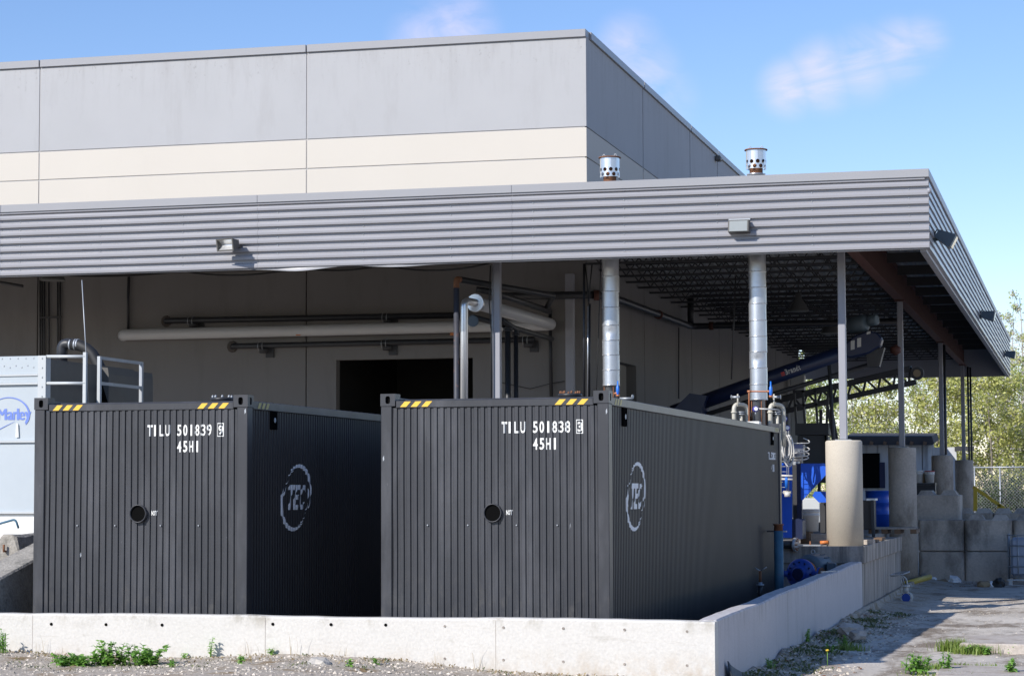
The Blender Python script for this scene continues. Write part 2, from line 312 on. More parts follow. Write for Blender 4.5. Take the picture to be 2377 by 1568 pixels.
def copy_tree(o, parent=None):
    c = o.copy(); COL.objects.link(c)
    if parent: c.parent = parent
    for ch in list(o.children): copy_tree(ch, c)
    return c
def arc(c, a, b, t0, t1, n=8):                           # points c + a cos t + b sin t
    c, a, b = Vector(c), Vector(a), Vector(b)
    return [c + a*math.cos(t0+(t1-t0)*i/n) + b*math.sin(t0+(t1-t0)*i/n) for i in range(n+1)]
def bend(pts, r, n=6):                                   # polyline with rounded corners
    pts = [Vector(p) for p in pts]; o = [pts[0]]
    for i in range(1, len(pts)-1):
        a, b, c = pts[i-1], pts[i], pts[i+1]; u = (a-b); v = (c-b); rr = min(r, u.length*.49, v.length*.49); u.normalize(); v.normalize()
        p, q = b+u*rr, b+v*rr
        for k in range(n+1):
            t = k/n; o.append(p*(1-t)**2 + b*2*t*(1-t) + q*t*t)
    o.append(pts[-1]); return o

_fc = {}
def glyph(ch, bold=0.0, shear=0.0):                      # flat outline mesh of one letter or word, unit box
    key = (ch, bold, shear)
    if key in _fc: return _fc[key]
    cu = bpy.data.curves.new('t', 'FONT'); cu.body = ch; cu.size = 1; cu.offset = bold; cu.shear = shear; cu.resolution_u = 6; cu.fill_mode = 'FRONT'
    ob = bpy.data.objects.new('t', cu); COL.objects.link(ob)
    dg = bpy.context.evaluated_depsgraph_get(); me = ob.evaluated_get(dg).to_mesh()
    vs = [v.co.copy() for v in me.vertices]; fs = [tuple(p.vertices) for p in me.polygons]
    ob.evaluated_get(dg).to_mesh_clear(); bpy.data.objects.remove(ob); bpy.data.curves.remove(cu)
    x0 = min(v.x for v in vs); x1 = max(v.x for v in vs); y0 = min(v.y for v in vs); y1 = max(v.y for v in vs)
    r = ([((v.x-x0)/(x1-x0), (v.y-y0)/(y1-y0)) for v in vs], fs); _fc[key] = r; return r
def flat_to_surface(v2, fs, fn, cuts):                   # slice flat mesh at u=cuts then map (u, v) onto a surface
    b = bmesh.new(); vv = [b.verts.new((x, y, 0)) for x, y in v2]
    for f in fs:
        try: b.faces.new([vv[i] for i in f])
        except ValueError: pass
    lo = min(x for x, y in v2); hi = max(x for x, y in v2)
    for c in cuts:
        if lo < c < hi:
            bmesh.ops.bisect_plane(b, geom=b.verts[:]+b.edges[:]+b.faces[:], plane_co=(c, 0, 0), plane_no=(1, 0, 0), dist=1e-6)
    b.verts.index_update(); V = [fn(v.co.x, v.co.y) for v in b.verts]; F = [tuple(v.index for v in f.verts) for f in b.faces]; b.free()
    return V, F

# ================================================================== THE SETTING
YF, XF = 13.65, 2.30           # front and right planes of the canopy fascia
ZFB, ZFT = 5.70, 6.985       # fascia bottom and top
YB, XB = 20.1, -4.66          # warehouse front wall and right wall
ZB = 10.80                    # parapet
DOCK = 0.95                   # loading dock height

def smooth(a, b, x):
    t = min(1, max(0, (x-a)/(b-a))); return t*t*(3-2*t)
def ground_z(x, y):
    front = 0.25 + 0.03*math.sin(x*1.7) - 0.14*smooth(-2.2, 0.6, x) - 0.20*smooth(0.2, 1.6, x)
    yard = -0.10 - 0.10*smooth(4, 18, y)
    berm = 0.13*math.exp(-max(0, x-1.25)/0.55)*(0.75+0.25*math.sin(y*1.9)+0.12*math.sin(y*5.3))
    if x < 1.22-.006*max(0, y+.9) and -1.0 < y < 60: return -0.06 if y < 14.7 else -0.3
    if x >= 1.22: return yard + berm*smooth(-3, -1, y) if y > -1.0 else yard*smooth(.4, 1.8, x)+front*(1-smooth(.4, 1.8, x))
    return front*(1-smooth(-3.5, -12, y)) + 0.05*smooth(-3.5, -12, y)
def sheet():
    def rg(a, b, st): return [a+st*i for i in range(int(round((b-a)/st))+1)]
    xs = [-3000, -600, -120, -40, -20] + rg(-14, 1.0, .25) + [1.15, 1.21, 1.225, 1.3] + rg(1.4, 6, .12) + [7, 9, 12, 20, 40, 120, 600, 3000]
    ys = [-600, -120, -60, -40, -30, -22, -16, -12, -8, -6] + rg(-5, -1.2, .12) + [-1.02, -0.99, -.9] + rg(-.6, 13.2, .3) + [13.5, 13.7] + rg(14, 34, .5) + [40, 50, 58, 62, 80, 120, 300, 1000, 4000]
    m = MB(); k = len(ys); rnd = random.Random(3)
    for x in xs:
        for y in ys:
            j = rnd.uniform(-.012, .012) if (abs(x) < 15 and y < 20) else 0
            m.v.append((x, y, ground_z(x, y)+j))
    for i in range(len(xs)-1):
        for j in range(k-1): a = i*k+j; m.f.append((a, a+k, a+k+1, a+1)); m.sm.append(True)
    return m.build('ground', 'ground_surface', recalc=False)
structure(sheet())

# ---- low containment wall round the containers
wl = thing('containment_wall', 'low white concrete wall around the two black containers', 'wall', (-2, -1.1, 0))
def wall_run(name, matn, y0, y1, x0, x1, ztop0, ztop1, along):
    mb = MB(); n = 60; rnd = random.Random(11); vs = []
    for i in range(n+1):
        t = i/n; zt = ztop0+(ztop1-ztop0)*t
        j = 0.006*math.sin(t*23)+rnd.uniform(-.003, .003)
        c = .018
        if along == 'x':
            x = x0+(x1-x0)*t; vs += [(x, y0, -.4), (x, y0+rnd.uniform(0, .003), zt-c+j), (x, y0+c, zt+j), (x, y1-c, zt+j), (x, y1, zt-c+j), (x, y1, -.4)]
        else:
            y = y0+(y1-y0)*t; dx = -.105*t; vs += [(x1+dx, y, -.4), (x1+dx-rnd.uniform(0, .003), y, zt-c+j), (x1+dx-c, y, zt+j), (x0+dx+c, y, zt+j), (x0+dx, y, zt-c+j), (x0+dx, y, -.4)]
    fs = []
    for i in range(n):
        for k in range(5): a = i*6+k; fs.append((a, a+6, a+7, a+1))
    fs.append((0, 1, 2, 3, 4, 5)); a = n*6; fs.append((a+5, a+4, a+3, a+2, a+1, a))
    mb.add(vs, fs); return mb.build(name, matn, wl)
fr = wall_run('front_run', 'wall_concrete', -1.10, -0.90, -13.0, 1.24, .66, .655, 'x')
sd = wall_run('side_run', 'side_concrete', -0.897, 14.50, 1.045, 1.236, .655, .72, 'y')
sd['label'] = 'shaded side run of the concrete wall with drip streaks'
# pour joints and tie holes
for px in (75, 615, 1150): 
    p = aY(px, 1480, -1.1); MB().box((p.x-.0015, -1.1012, .1), (p.x+.0015, -1.0985, .64)).build('pour_joint', 'slab_concrete', fr)
for k, px in enumerate((119, 246, 376, 633, 768, 895)):
    p = aY(px, 1447+((k*7) % 3), -1.1); MB().lathe([(.016, 0), (.016, .004), (.012, .004)], (p.x, -1.1, p.z), (0, -1, 0), 10).build('tie_hole', 'black', fr)
for k, (px, py) in enumerate(((1032, 1452), (1168, 1455), (1307, 1457), (1449, 1460), (1594, 1464), (1032, 1527), (1168, 1530), (1307, 1534), (1449, 1540), (1594, 1543))):
    p = aY(px, py, -1.1); MB().lathe([(.013, 0), (.013, .003), (.007, .003), (.007, -.002)], (p.x, -1.1, p.z), (0, -1, 0), 10).build('tie_plug', 'dirty_concrete', fr)

structure(MB().box((-13, -.9, -.055), (1.0, 14.53, -.02)).build('containment_floor', 'dirty_concrete'))

# ---- loading dock
dk = thing('loading_dock', 'stained concrete loading dock under the grey canopy', 'dock', (-2, 14.55, 0))
MB().box((-34, 14.55, -.6), (1.13, 20.0, DOCK)).build('dock_slab', 'dirty_concrete', dk)
MB().box((-4.6, 20.003, -.6), (1.13, 22.3, DOCK-.003)).build('dock_slab', 'dirty_concrete', dk)
MB().box((-4.6, 22.303, -.6), (0.42, 58, DOCK-.006)).build('dock_slab', 'dirty_concrete', dk)
MB().box((-34, 14.51, DOCK-.27), (1.155, 14.548, DOCK+.012)).build('edge_beam', 'dirty_concrete', dk, bevel=.01)
MB().box((1.132, 14.552, DOCK-.27), (1.165, 22.3, DOCK+.010)).build('edge_beam', 'dirty_concrete', dk, bevel=.01)
# steel edge plate and loose plate on the dock lip
MB().box((-.1, 14.56, DOCK+.014), (.45, 15.0, DOCK+.03)).build('edge_plate', 'galv_dull', dk)

# ---- warehouse
wh = thing('warehouse', 'tall tilt-up warehouse with grey upper band and cream lower bands', 'warehouse', (-12, YB, 0))
XJ = [-28.0, -22.3, aY(93, 200, YB).x, aY(712, 200, YB).x, XB]
Z1, Z2, ZL = 9.0, 8.40, 6.7       # band joints; below the canopy roof its shade is put into the wall colour
G = .022
MB().box((-28, YB+.014, 6.9), (XB-.04, YB+.2, ZB-.01)).build('backing_wall', 'joint_grey', wh)
dl = aY(780, 835, YB); dr = aY(1097, 835, YB)
for i in range(4):
    x0, x1 = XJ[i]+G/2, XJ[i+1]-(G/2 if i < 3 else 0)
    MB().box((x0, YB, Z1+G), (x1, YB+.04, ZB)).build('wall_panel', 'grey_paint', wh, bevel=.006)
    MB().box((x0, YB, Z2+G), (x1, YB+.04, Z1)).build('wall_panel', 'cream_paint', wh, bevel=.006)
    if i == 3:
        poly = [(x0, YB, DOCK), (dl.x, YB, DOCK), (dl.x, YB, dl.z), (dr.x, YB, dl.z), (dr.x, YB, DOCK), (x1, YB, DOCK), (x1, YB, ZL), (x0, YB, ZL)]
        MB().prism(poly, (0, .22, 0)).build('wall_panel', 'shaded_wall_paint', wh)
    else: MB().box((x0, YB, DOCK), (x1, YB+.22, ZL)).build('wall_panel', 'shaded_wall_paint', wh, bevel=.006)
    MB().box((x0, YB, ZL+.001), (x1, YB+.22, Z2)).build('wall_panel', 'cream_paint', wh, bevel=.006)
    MB().box((x0, YB-.045, ZB-.002), (x1, YB+.3, ZB+.155)).build('coping', 'flashing', wh, bevel=.008)
# loading doorway: room behind
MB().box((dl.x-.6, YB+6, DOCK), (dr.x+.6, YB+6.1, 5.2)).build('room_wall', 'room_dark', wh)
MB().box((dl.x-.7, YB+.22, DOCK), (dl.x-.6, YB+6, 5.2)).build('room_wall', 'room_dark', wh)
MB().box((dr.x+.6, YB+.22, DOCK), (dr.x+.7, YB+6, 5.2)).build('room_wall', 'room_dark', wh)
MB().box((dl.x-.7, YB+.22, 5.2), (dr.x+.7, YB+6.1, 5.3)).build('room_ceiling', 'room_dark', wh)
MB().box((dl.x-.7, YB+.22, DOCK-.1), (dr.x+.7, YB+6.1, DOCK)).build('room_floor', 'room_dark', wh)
# right wall
YJ = [YB, 25.9, 32.0, 36.3, 42.1, 47.5, 53.2]
d0, d1 = aX(1438, 900, XB).y, aX(1476, 850, XB).y; dz = 4.56
for i in range(6):
    y0, y1 = YJ[i]+(.045 if i else .041), YJ[i+1]-.045
    MB().box((XB-.04, y0, Z1+G), (XB, y1, ZB)).build('wall_panel', 'grey_paint', wh, bevel=.004)
    MB().box((XB-.04, y0, Z2+G), (XB, y1, Z1)).build('wall_panel', 'cream_paint', wh, bevel=.004)
    yl = YJ[i]+(G/2 if i else .222)
    if i == 0:
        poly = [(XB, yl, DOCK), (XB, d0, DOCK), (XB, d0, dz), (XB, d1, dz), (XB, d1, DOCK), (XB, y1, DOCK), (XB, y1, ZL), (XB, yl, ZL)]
        MB().prism(poly, (-.22, 0, 0)).build('wall_panel', 'shaded_wall_paint', wh)
    else: MB().box((XB-.22, yl, DOCK), (XB, y1, ZL)).build('wall_panel', 'shaded_wall_paint', wh, bevel=.004)
    MB().box((XB-.22, yl, ZL+.001), (XB, y1, Z2)).build('wall_panel', 'cream_paint', wh, bevel=.004)
    MB().box((XB-.3, y0 if i else YB+.302, ZB-.002), (XB+.045, y1, ZB+.153)).build('coping', 'flashing', wh, bevel=.008)
MB().box((XB-.2, YB+.21, 6.9), (XB-.018, 53.1, ZB-.012)).build('backing_wall', 'joint_grey', wh)
MB().box((XB-.6, d0+.02, DOCK), (XB-.5, d1+.4, dz+.2)).build('side_door', 'dark_steel', wh)
MB().box((-28, YB+.3, ZB-.4), (XB-.3, 53, ZB-.3)).build('roof', 'roof_dark', wh)
MB().box((-28, 53.2, DOCK), (XB, 53.4, ZB)).build('rear_wall', 'under_wall', wh)
p = aX(1660, 368, XB); MB().box((XB, p.y-.14, p.z-.08), (XB+.16, p.y+.14, p.z+.06)).build('wall_lamp', 'lamp_bronze', wh, bevel=.03)

# ---- canopy
cn = thing('canopy', 'long grey corrugated metal canopy wrapping the warehouse corner', 'canopy', (-2, YF, DOCK))
CAPH = .135
def fascia_profile():
    H = (ZFT-CAPH)-(ZFB+.02); n = 8; pt = H/n; P = []; z = ZFT-CAPH
    for i in range(n):
        P += [(0.0, z), (0.0, z-pt*.33), (.010, z-pt*.36), (.014, z-pt*.385), (.056, z-pt*.46), (.059, z-pt*.72), (.056, z-pt*.965), (.0, z-pt*.985)]; z -= pt
    P += [(0, ZFB+.02)]
    return P
FP = fascia_profile()
def fascia_sheet(a, b, side):
    n = 24; vs = []; fs = []; k = len(FP); rnd = random.Random(int(a*10)+99)
    for i in range(n+1):
        t = a+(b-a)*i/n
        for d, z in FP:
            zz = z + .0025*math.sin(t*1.3+.5); dd = d + .0015*math.sin(t*2.1+z*9)+.0008*math.sin(t*7.3-z*5)
            vs.append((t, YF-dd, zz) if side == 'front' else (XF+dd, t, zz))
    for i in range(n):
        for j in range(k-1): q = i*k+j; fs.append((q, q+1, q+k+1, q+k))
    m = MB(); m.add(vs, fs); return m
xs = [-24.0, -18.2, aY(5, 560, YF).x, aY(600, 560, YF).x, aY(1190, 560, YF).x, XF-.001]
for i in range(5):
    sh = fascia_sheet(xs[i], xs[i+1]-(.003 if i < 4 else -.058), 'front').build('fascia_sheet', 'fascia_metal', cn)
    m = MB(); x = xs[i]+.35
    while x < xs[i+1]-.1:
        pt = ((ZFT-CAPH)-(ZFB+.02))/8
        for r in range(8): m.lathe([(.013, 0), (.012, .006), (.005, .009)], (x, YF-.0, ZFT-CAPH-pt*r-pt*.25), (0, -1, 0), 6)
        x += 1.55
    stuff(m.build('sheet_screws', 'galv_dull', sh))
    MB().box((xs[i]+.001, YF-.075, ZFT-CAPH), (xs[i+1]-.001+(.07 if i == 4 else 0), YF+.25, ZFT)).build('cap_flashing', 'flashing', cn, bevel=.006)
    MB().box((xs[i], YF-.05, ZFT-CAPH-.03), (xs[i+1]-.002, YF-.003, ZFT-CAPH-.002)).build('flashing_lip', 'fascia_metal', cn)
    # bottom trim, slightly bent in places
    m = MB(); n = 40; vs = []; fs = []
    for j in range(n+1):
        x = xs[i]+(xs[i+1]-xs[i])*j/n; wv = .0
        for c, w, a in ((-8.3, .5, -.05), (-7.4, .35, .018), (-6.5, .5, -.03)): wv += a*math.exp(-((x-c)/w)**2)
        wy = .03*math.exp(-((x+8.1)/.5)**2)+.02*math.exp(-((x+6.6)/.4)**2)
        vs += [(x, YF-.004-wy*.5, ZFB+.05), (x, YF-.012-wy, ZFB+.012+wv*.5), (x, YF-.03-wy, ZFB+wv), (x, YF+.06, ZFB+.003+wv*.4)]
    for j in range(n):
        for c in range(3): q = j*4+c; fs.append((q, q+1, q+5, q+4))
    m.add(vs, fs); m.build('bottom_trim', 'flashing', cn)
YE = 55.0
ys = [YF-.0, 20.5, 27.4, 34.3, 41.2, 48.1, YE]
for i in range(6):
    fascia_sheet(ys[i]+(.0015 if i else .0), ys[i+1]-.0015, 'side').build('fascia_sheet', 'fascia_metal', cn)
    a = YF+.252 if i == 0 else ys[i]+.002
    MB().box((XF-.25, a, ZFT-CAPH+.001), (XF+.068, ys[i+1]-.002, ZFT-.001)).build('cap_flashing', 'flashing', cn, bevel=.005)
    MB().box((XF-.10, ys[i]+(.07 if i == 0 else .0), ZFB-.03), (XF-.002, ys[i+1]-.001, ZFB+.02)).build('bottom_trim', 'column_grey', cn)
# deck: ribbed sheet, ribs run front to back
m = MB(); vs = []; fs = []; x = -24.0; P = []
while x < XF-.15:
    P += [(x, 6.73), (x+.075, 6.73), (x+.085, 6.69), (x+.15, 6.69)]; x += .16
def deck(x0, x1, y0, y1):
    Q = [(a, z) for a, z in P if x0 <= a <= x1]; k = len(Q); m = MB()
    m.add([(a, y0, z) for a, z in Q]+[(a, y1, z) for a, z in Q], [(i, i+1, i+1+k, i+k) for i in range(k-1)]); return m
deck(-24, XB, YF+.05, YB).build('roof_deck', 'deck_metal', cn)
deck(XB, XF-.05, YF+.05, YE).build('roof_deck', 'deck_metal', cn)
MB().box((-24, YF+.06, 6.75), (XB, YB, 6.79)).build('roof_membrane', 'roof_dark', cn)
MB().box((XB+.01, YF+.06, 6.751), (XF-.06, YE, 6.791)).build('roof_membrane', 'roof_dark', cn)
MB().box((XB, YE, ZFB), (XF, YE+.1, ZFT-.002)).build('rear_fascia', 'column_grey', cn)
MB().box((-24, YF+.05, ZFB+.1), (XF-.1, YF+.1, 6.68)).build('fascia_backing', 'dark_steel', cn)
MB().box((XF-.1, YF+.1, ZFB+.1), (XF-.05, YE, 6.68)).build('fascia_backing', 'dark_steel', cn)
# open web joists along X
def joist(y, x0, x1, top=6.68, dep=.42):
    m = MB(); m.box((x0, y-.05, top-.04), (x1, y+.05, top)); m.box((x0, y-.045, top-dep), (x1, y+.045, top-dep+.04))
    n = max(2, int(round((x1-x0)/.55))); s = (x1-x0)/n
    for i in range(n):
        a = x0+i*s; m.bar((a, y, top-.03), (a+s/2, y, top-dep+.03), .022); m.bar((a+s/2, y, top-dep+.03), (a+s, y, top-.03), .022)
    return m
y = 15.9
while y < 54.5:
    joist(y, XB+.02, .69).build('roof_joist', 'dark_steel', cn); y += 1.32
XC = .80
def ibeam(m, y0, y1, x, z0, z1, w=.2):
    m.box((x-w/2, y0, z0), (x+w/2, y1, z0+.022)); m.box((x-w/2, y0, z1-.022), (x+w/2, y1, z1)); m.box((x-.008, y0, z0+.022), (x+.008, y1, z1-.022)); return m
PY = [15.08, 27.4, 41.8, 53.7]
for i in range(3):
    ibeam(MB(), PY[i]-.6 if i == 0 else PY[i]+.003, PY[i+1], XC, 6.05, 6.67).build('roof_beam', 'red_primer', cn)
ibeam(MB(), PY[3]+.003, YE-.1, XC, 6.05, 6.67).build('roof_beam', 'red_primer', cn)
y = 15.1
while y < 54.5:
    MB().bar((XC+.1, y, 6.55), (XF-.1, y, 6.55), .06, .2).build('outrigger', 'dark_steel', cn); y += 2.64
m = MB(); m.box((-23.5, 14.98, 6.1), (XC-.15, 15.18, 6.12)); m.box((-23.5, 15.07, 6.12), (XC-.15, 15.09, 6.65)); m.box((-23.5, 14.98, 6.65), (XC-.15, 15.18, 6.67)); m.build('roof_beam', 'red_primer', cn)
y = 16.4
while y < 19.8: joist(y, -23.5, XB-.1).build('roof_joist', 'dark_steel', cn); y += 1.32
# hanging wires along the underside of the front fascia
m = MB()
for (a, b, s) in ((-10.6, -8.4, .10), (-8.4, -6.9, .07), (-6.9, -4.9, .12), (-13, -10.6, .05)):
    m.tube([(a+(b-a)*t/10, YF+.35, ZFB+.05-s*4*(t/10)*(1-t/10)) for t in range(11)], .016, 6)
m.build('hanging_cable', 'rubber', cn)

# ---- piers with steel columns
def pier(i, y, label):
    t = thing('pier_column', label, 'column', (XC, y, DOCK if i != 1 else -.2), 0, 'columns along the canopy edge')
    R = .305; top = (2.70, 2.80, 2.83, 2.84)[i]; bot = (DOCK-.03, -.3, DOCK-.05, DOCK-.05)[i]
    n = 32; prof = [(R, bot), (R, top-.03), (R-.012, top-.008), (R-.03, top)]
    m = MB(); m.lathe(prof, (XC, y, 0), (0, 0, 1), n); pr = m.build('concrete_pier', 'pier_concrete' if i == 0 else 'block_concrete', t)
    if i == 1: MB().lathe([(R+.004, 1.03), (R+.004, 1.06)], (XC, y, 0), (0, 0, 1), n).build('form_seam', 'joint_grey', pr)
    w = .125
    MB().box((XC-w/2, y-w/2, top+.015), (XC+w/2, y+w/2, 6.025)).build('steel_column', 'column_grey', t, bevel=.012)
    MB().box((XC-.13, y-.13, top-.002), (XC+.13, y+.13, top+.014)).build('base_plate', 'galv_dull', t)
    MB().box((XC-.11, y-.2, 6.026), (XC+.11, y+.2, 6.048)).build('cap_plate', 'red_primer', t)
    return t
pier(0, PY[0], 'sunlit round concrete pier with grey steel column, nearest the containers')
pier(1, PY[1], 'shaded concrete pier and steel column, second from the containers')
pier(2, PY[2], 'shaded concrete pier and steel column behind the stacked blocks, third in the row')
pier(3, PY[3], 'farthest concrete pier and steel column, beside the yellow handrail')
# drain pipes by the far columns
for (px, Y, lab) in ((2191, 42.3, 'black downpipe beside the third canopy column'), (2246, 54.1, 'thin black downpipe right of the farthest column'), (2252, 54.6, 'thin black downpipe rightmost under the canopy end')):
    p = aY(px, 900, Y); tag(MB().tube([(p.x, Y, DOCK-.3), (p.x, Y, 6.0)], .055 if px < 2200 else .035, 8).build('downpipe', 'pipe_black'), lab, 'pipe')
# grey columns under the front of the canopy
def steel_col(px, Y, w, lab, z0=DOCK):
    p = aY(px, 800, Y); t = thing('steel_column', lab, 'column', (p.x, Y, z0))
    MB().box((p.x-w/2, Y-w/2, z0+.012), (p.x+w/2, Y+w/2, 6.09)).build('shaft', 'column_grey', t, bevel=.01)
    MB().box((p.x-w, Y-w, z0), (p.x+w, Y+w, z0+.011)).build('base_plate', 'galv_dull', t); return t
steel_col(1154, 15.08, .13, 'grey square steel column beside the silver elbow pipe')
steel_col(1323, 19.8, .16, 'grey steel column standing at the warehouse corner')

# ================================================================== CONTAINERS
CWD, CLN, CHT = 2.438, 12.192, 2.896
FX0, FX1, FN = -CWD+.136, -.125, 30
FPT = (FX1-FX0)/FN
def front_breaks():
    o = []
    for i in range(FN):
        x = FX0+i*FPT; o += [(x, .022), (x+FPT*.50, .022), (x+FPT*.55, .037), (x+FPT*.64, .037), (x+FPT*.67, .034), (x+FPT*.90, .034), (x+FPT*.95, .029)]
    o.append((FX1, .022)); return o
FB = front_breaks()
SY0, SY1, SN = .16, CLN-.16, 150
SPT = (SY1-SY0)/SN
def side_breaks():
    o = []
    for i in range(SN):
        y = SY0+i*SPT; o += [(y, -.026), (y+SPT*.46, -.026), (y+SPT*.58, -.043), (y+SPT*.88, -.043)]
    o.append((SY1, -.026)); return o
SB = side_breaks()
def interp(B, u):
    import bisect
    i = bisect.bisect_right([b[0] for b in B], u)-1; i = max(0, min(len(B)-2, i)); a, b = B[i], B[i+1]
    t = (u-a[0])/(b[0]-a[0]); return a[1]+(b[1]-a[1])*max(0, min(1, t))
FBX = [b[0] for b in FB]; SBX = [b[0] for b in SB]

def casting(m, x, y, z, sx, sy):                        # corner casting with real openings in its three outer faces
    w, d, h = .160, .178, .128; t = .02
    X0, X1 = (x, x+sx*w); Y0, Y1 = (y, y+sy*d)
    def holed(o, u, v, lu, lv, ru, rv, nrm):            # plate with oval hole, o corner, u v unit dirs
        o, u, v, nrm = Vector(o), Vector(u), Vector(v), Vector(nrm); n = 20; c = o+u*lu/2+v*lv/2; vs = []; 
        for k in range(n):
            a = 2*math.pi*(k+.5)/n; ca, sa = math.cos(a), math.sin(a); s = 1/max(abs(ca), abs(sa))
            vs.append(c+u*ca*s*lu/2+v*sa*s*lv/2); e = .62
            vs.append(c+u*math.copysign(abs(ca)**e, ca)*ru+v*math.copysign(abs(sa)**e, sa)*rv)
        k2 = len(vs); vs += [p-nrm*.03 for p in vs[1::2]]
        fs = [(2*k, 2*((k+1) % n), 2*((k+1) % n)+1, 2*k+1) for k in range(n)] + [(2*k+1, 2*((k+1) % n)+1, k2+(k+1) % n, k2+k) for k in range(n)]
        m.add(vs, fs)
    lo = min(X0, X1)
    holed((lo, y, z), (1, 0, 0), (0, 0, 1), w, h, .026, .04, (0, -sy, 0))
    loy = min(Y0, Y1)
    holed((x, loy, z), (0, 1, 0), (0, 0, 1), d, h, .026, .04, (-sx, 0, 0))
    holed((lo, loy, z+h), (1, 0, 0), (0, 1, 0), w, d, .032, .05, (0, 0, 1))
    m.add([(lo, loy, z), (lo+w, loy, z), (lo+w, loy+d, z), (lo, loy+d, z)], [(0, 1, 2, 3)])
    xi = X1; m.add([(xi, loy, z), (xi, loy+d, z), (xi, loy+d, z+h), (xi, loy, z+h)], [(0, 1, 2, 3)])
    yi = Y1; m.add([(lo, yi, z), (lo+w, yi, z), (lo+w, yi, z+h), (lo, yi, z+h)], [(0, 1, 2, 3)])
def oval_core(m, x, y, z, sx, sy):
    m.box((x+sx*.03, y+sy*.032, z+.012), (x+sx*.13, y+sy*.15, z+.10))

def container(name, label, loc, rot, check, serial, with_numbers_rear):
    t = thing(name, label, 'container', loc, rot, 'black shipping containers', local=True)
    # front panel
    m = MB(); z0, z1 = .14, CHT-.142; k = len(FB); ph = 1.7 if check == '3' else 0.0
    def dent(x, z): return .0035*math.sin(2.1*x+1.3*z+ph)*math.sin(1.7*z-.6*x+ph)+.0022*math.sin(5.1*x-2.9*z+2*ph)+.0015*math.sin(11*x+4.3*z+ph)
    nz_ = 14; zs_ = [z0+(z1-z0)*i/nz_ for i in range(nz_+1)]
    m.add([(x, y+dent(x, z), z) for z in zs_ for x, y in FB], [(r*k+i, r*k+i+1, r*k+k+i+1, r*k+k+i) for r in range(nz_) for i in range(k-1)])
    m.add([(-CWD+.11, .03, z0), (FX0, .0225, z0), (FX0, .0225, z1), (-CWD+.11, .03, z1)], [(0, 1, 2, 3)])
    fp = m.build('front_panel', 'container_black', t, recalc=False)
    m = MB(); k = len(SB)
    m.add([(d, y, z0) for y, d in SB]+[(d, y, z1+.02) for y, d in SB], [(i, i+1, i+1+k, i+k) for i in range(k-1)])
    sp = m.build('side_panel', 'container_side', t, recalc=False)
    m = MB(); m.box((-CWD+.02, .12, z0), (-CWD+.05, CLN-.12, z1)); m.build('side_panel', 'container_side', t)
    m = MB(); m.box((-CWD+.1, CLN-.06, z0), (-.1, CLN-.02, z1)); m.build('rear_panel', 'container_side', t)
    # roof: cross ribs
    P = []; y = .1
    while y < CLN-.2: P += [(y, CHT-.068), (y+.1, CHT-.068), (y+.12, CHT-.046), (y+.2, CHT-.046)]; y += .21
    k = len(P); m = MB(); m.add([(-CWD+.06, a, z) for a, z in P]+[(-.055, a, z) for a, z in P], [(i, i+1, i+1+k, i+k) for i in range(k-1)])
    m.build('roof_panel', 'container_black', t, recalc=False)
    for (x, y, sx, sy) in ((-CWD, 0, 1, 1), (0, 0, -1, 1), (-CWD, CLN, 1, -1), (0, CLN, -1, -1)):
        m = MB(); a, b = (x, x+sx*.118), (y, y+sy*.15)
        if sy == 1: poly = [(x+sx*.004, .006), (x+sx*.122, .006), (x+sx*.122, .05), (x+sx*.05, .06), (x+sx*.05, .16), (x+sx*.004, .16)]
        else: poly = [(x+sx*.004, CLN-.006), (x+sx*.12, CLN-.006), (x+sx*.12, CLN-.05), (x+sx*.05, CLN-.06), (x+sx*.05, CLN-.16), (x+sx*.004, CLN-.16)]
        m.prism([(p, q, .12) for p, q in poly], (0, 0, CHT-.12-.122)); m.build('corner_post', 'container_black', t, bevel=.006)
        for z in (CHT-.122+.0, 0.0):
            m = MB(); casting(m, x, y, z, sx, sy); c = m.build('corner_casting', 'container_black', t, recalc=True)
            m = MB(); oval_core(m, x, y, z, sx, sy); m.build('casting_socket', 'black', c)
    MB().box((-CWD+.163, .012, CHT-.142), (-.163, .075, CHT-.066)).build('top_rail', 'container_black', t, bevel=.006)
    MB().box((-CWD+.163, .01, .01), (-.163, .075, .14)).build('bottom_rail', 'container_black', t, bevel=.006)
    MB().box((-.07, .18, CHT-.140), (-.006, CLN-.18, CHT-.055)).build('top_rail', 'container_black', t, bevel=.005)
    MB().box((-.07, .18, .01), (-.006, CLN-.18, .14)).build('bottom_rail', 'container_black', t, bevel=.005)
    MB().box((-CWD+.006, .18, CHT-.125), (-CWD+.07, CLN-.18, CHT-.02)).build('top_rail', 'container_black', t, bevel=.005)
    # hazard stripes
    for c in (-2.226, -2.110, -1.994, -.568, -.450, -.332):
        z = CHT-.132; h = .056; sh = .052; w = .066
        MB().add([(c, .0095, z), (c+w, .0095, z), (c+w+sh, .0095, z+h), (c+sh, .0095, z+h)], [(0, 1, 2, 3)]).build('hazard_stripe', 'yellow_tape', t, recalc=False)
    for c in (.30, .42, .54, CLN-.62, CLN-.5, CLN-.38):
        z = CHT-.128; h = .062; sh = .05; w = .07
        MB().add([(-.0035, c, z), (-.0035, c+w, z), (-.0035, c+w+sh, z+h), (-.0035, c+sh, z+h)], [(0, 1, 2, 3)]).build('hazard_stripe', 'logo_yellow', t, recalc=False)
    # lettering on the corrugation
    fn = lambda u, v: (u, interp(FB, u)+dent(u, v)-.003, v)
    def put(ch, x, z, w, h, bold=.012):
        v2, fs = glyph(ch, bold); V, F = flat_to_surface([(x+a*w, z+b*h) for a, b in v2], fs, fn, FBX)
        MB().add(V, F).build('letter', 'letter_white', t, recalc=False)
    def fx(px): return -CWD + (px-82)/(576.7-82)*CWD + .012
    zt = 2.595; ch_h = .118
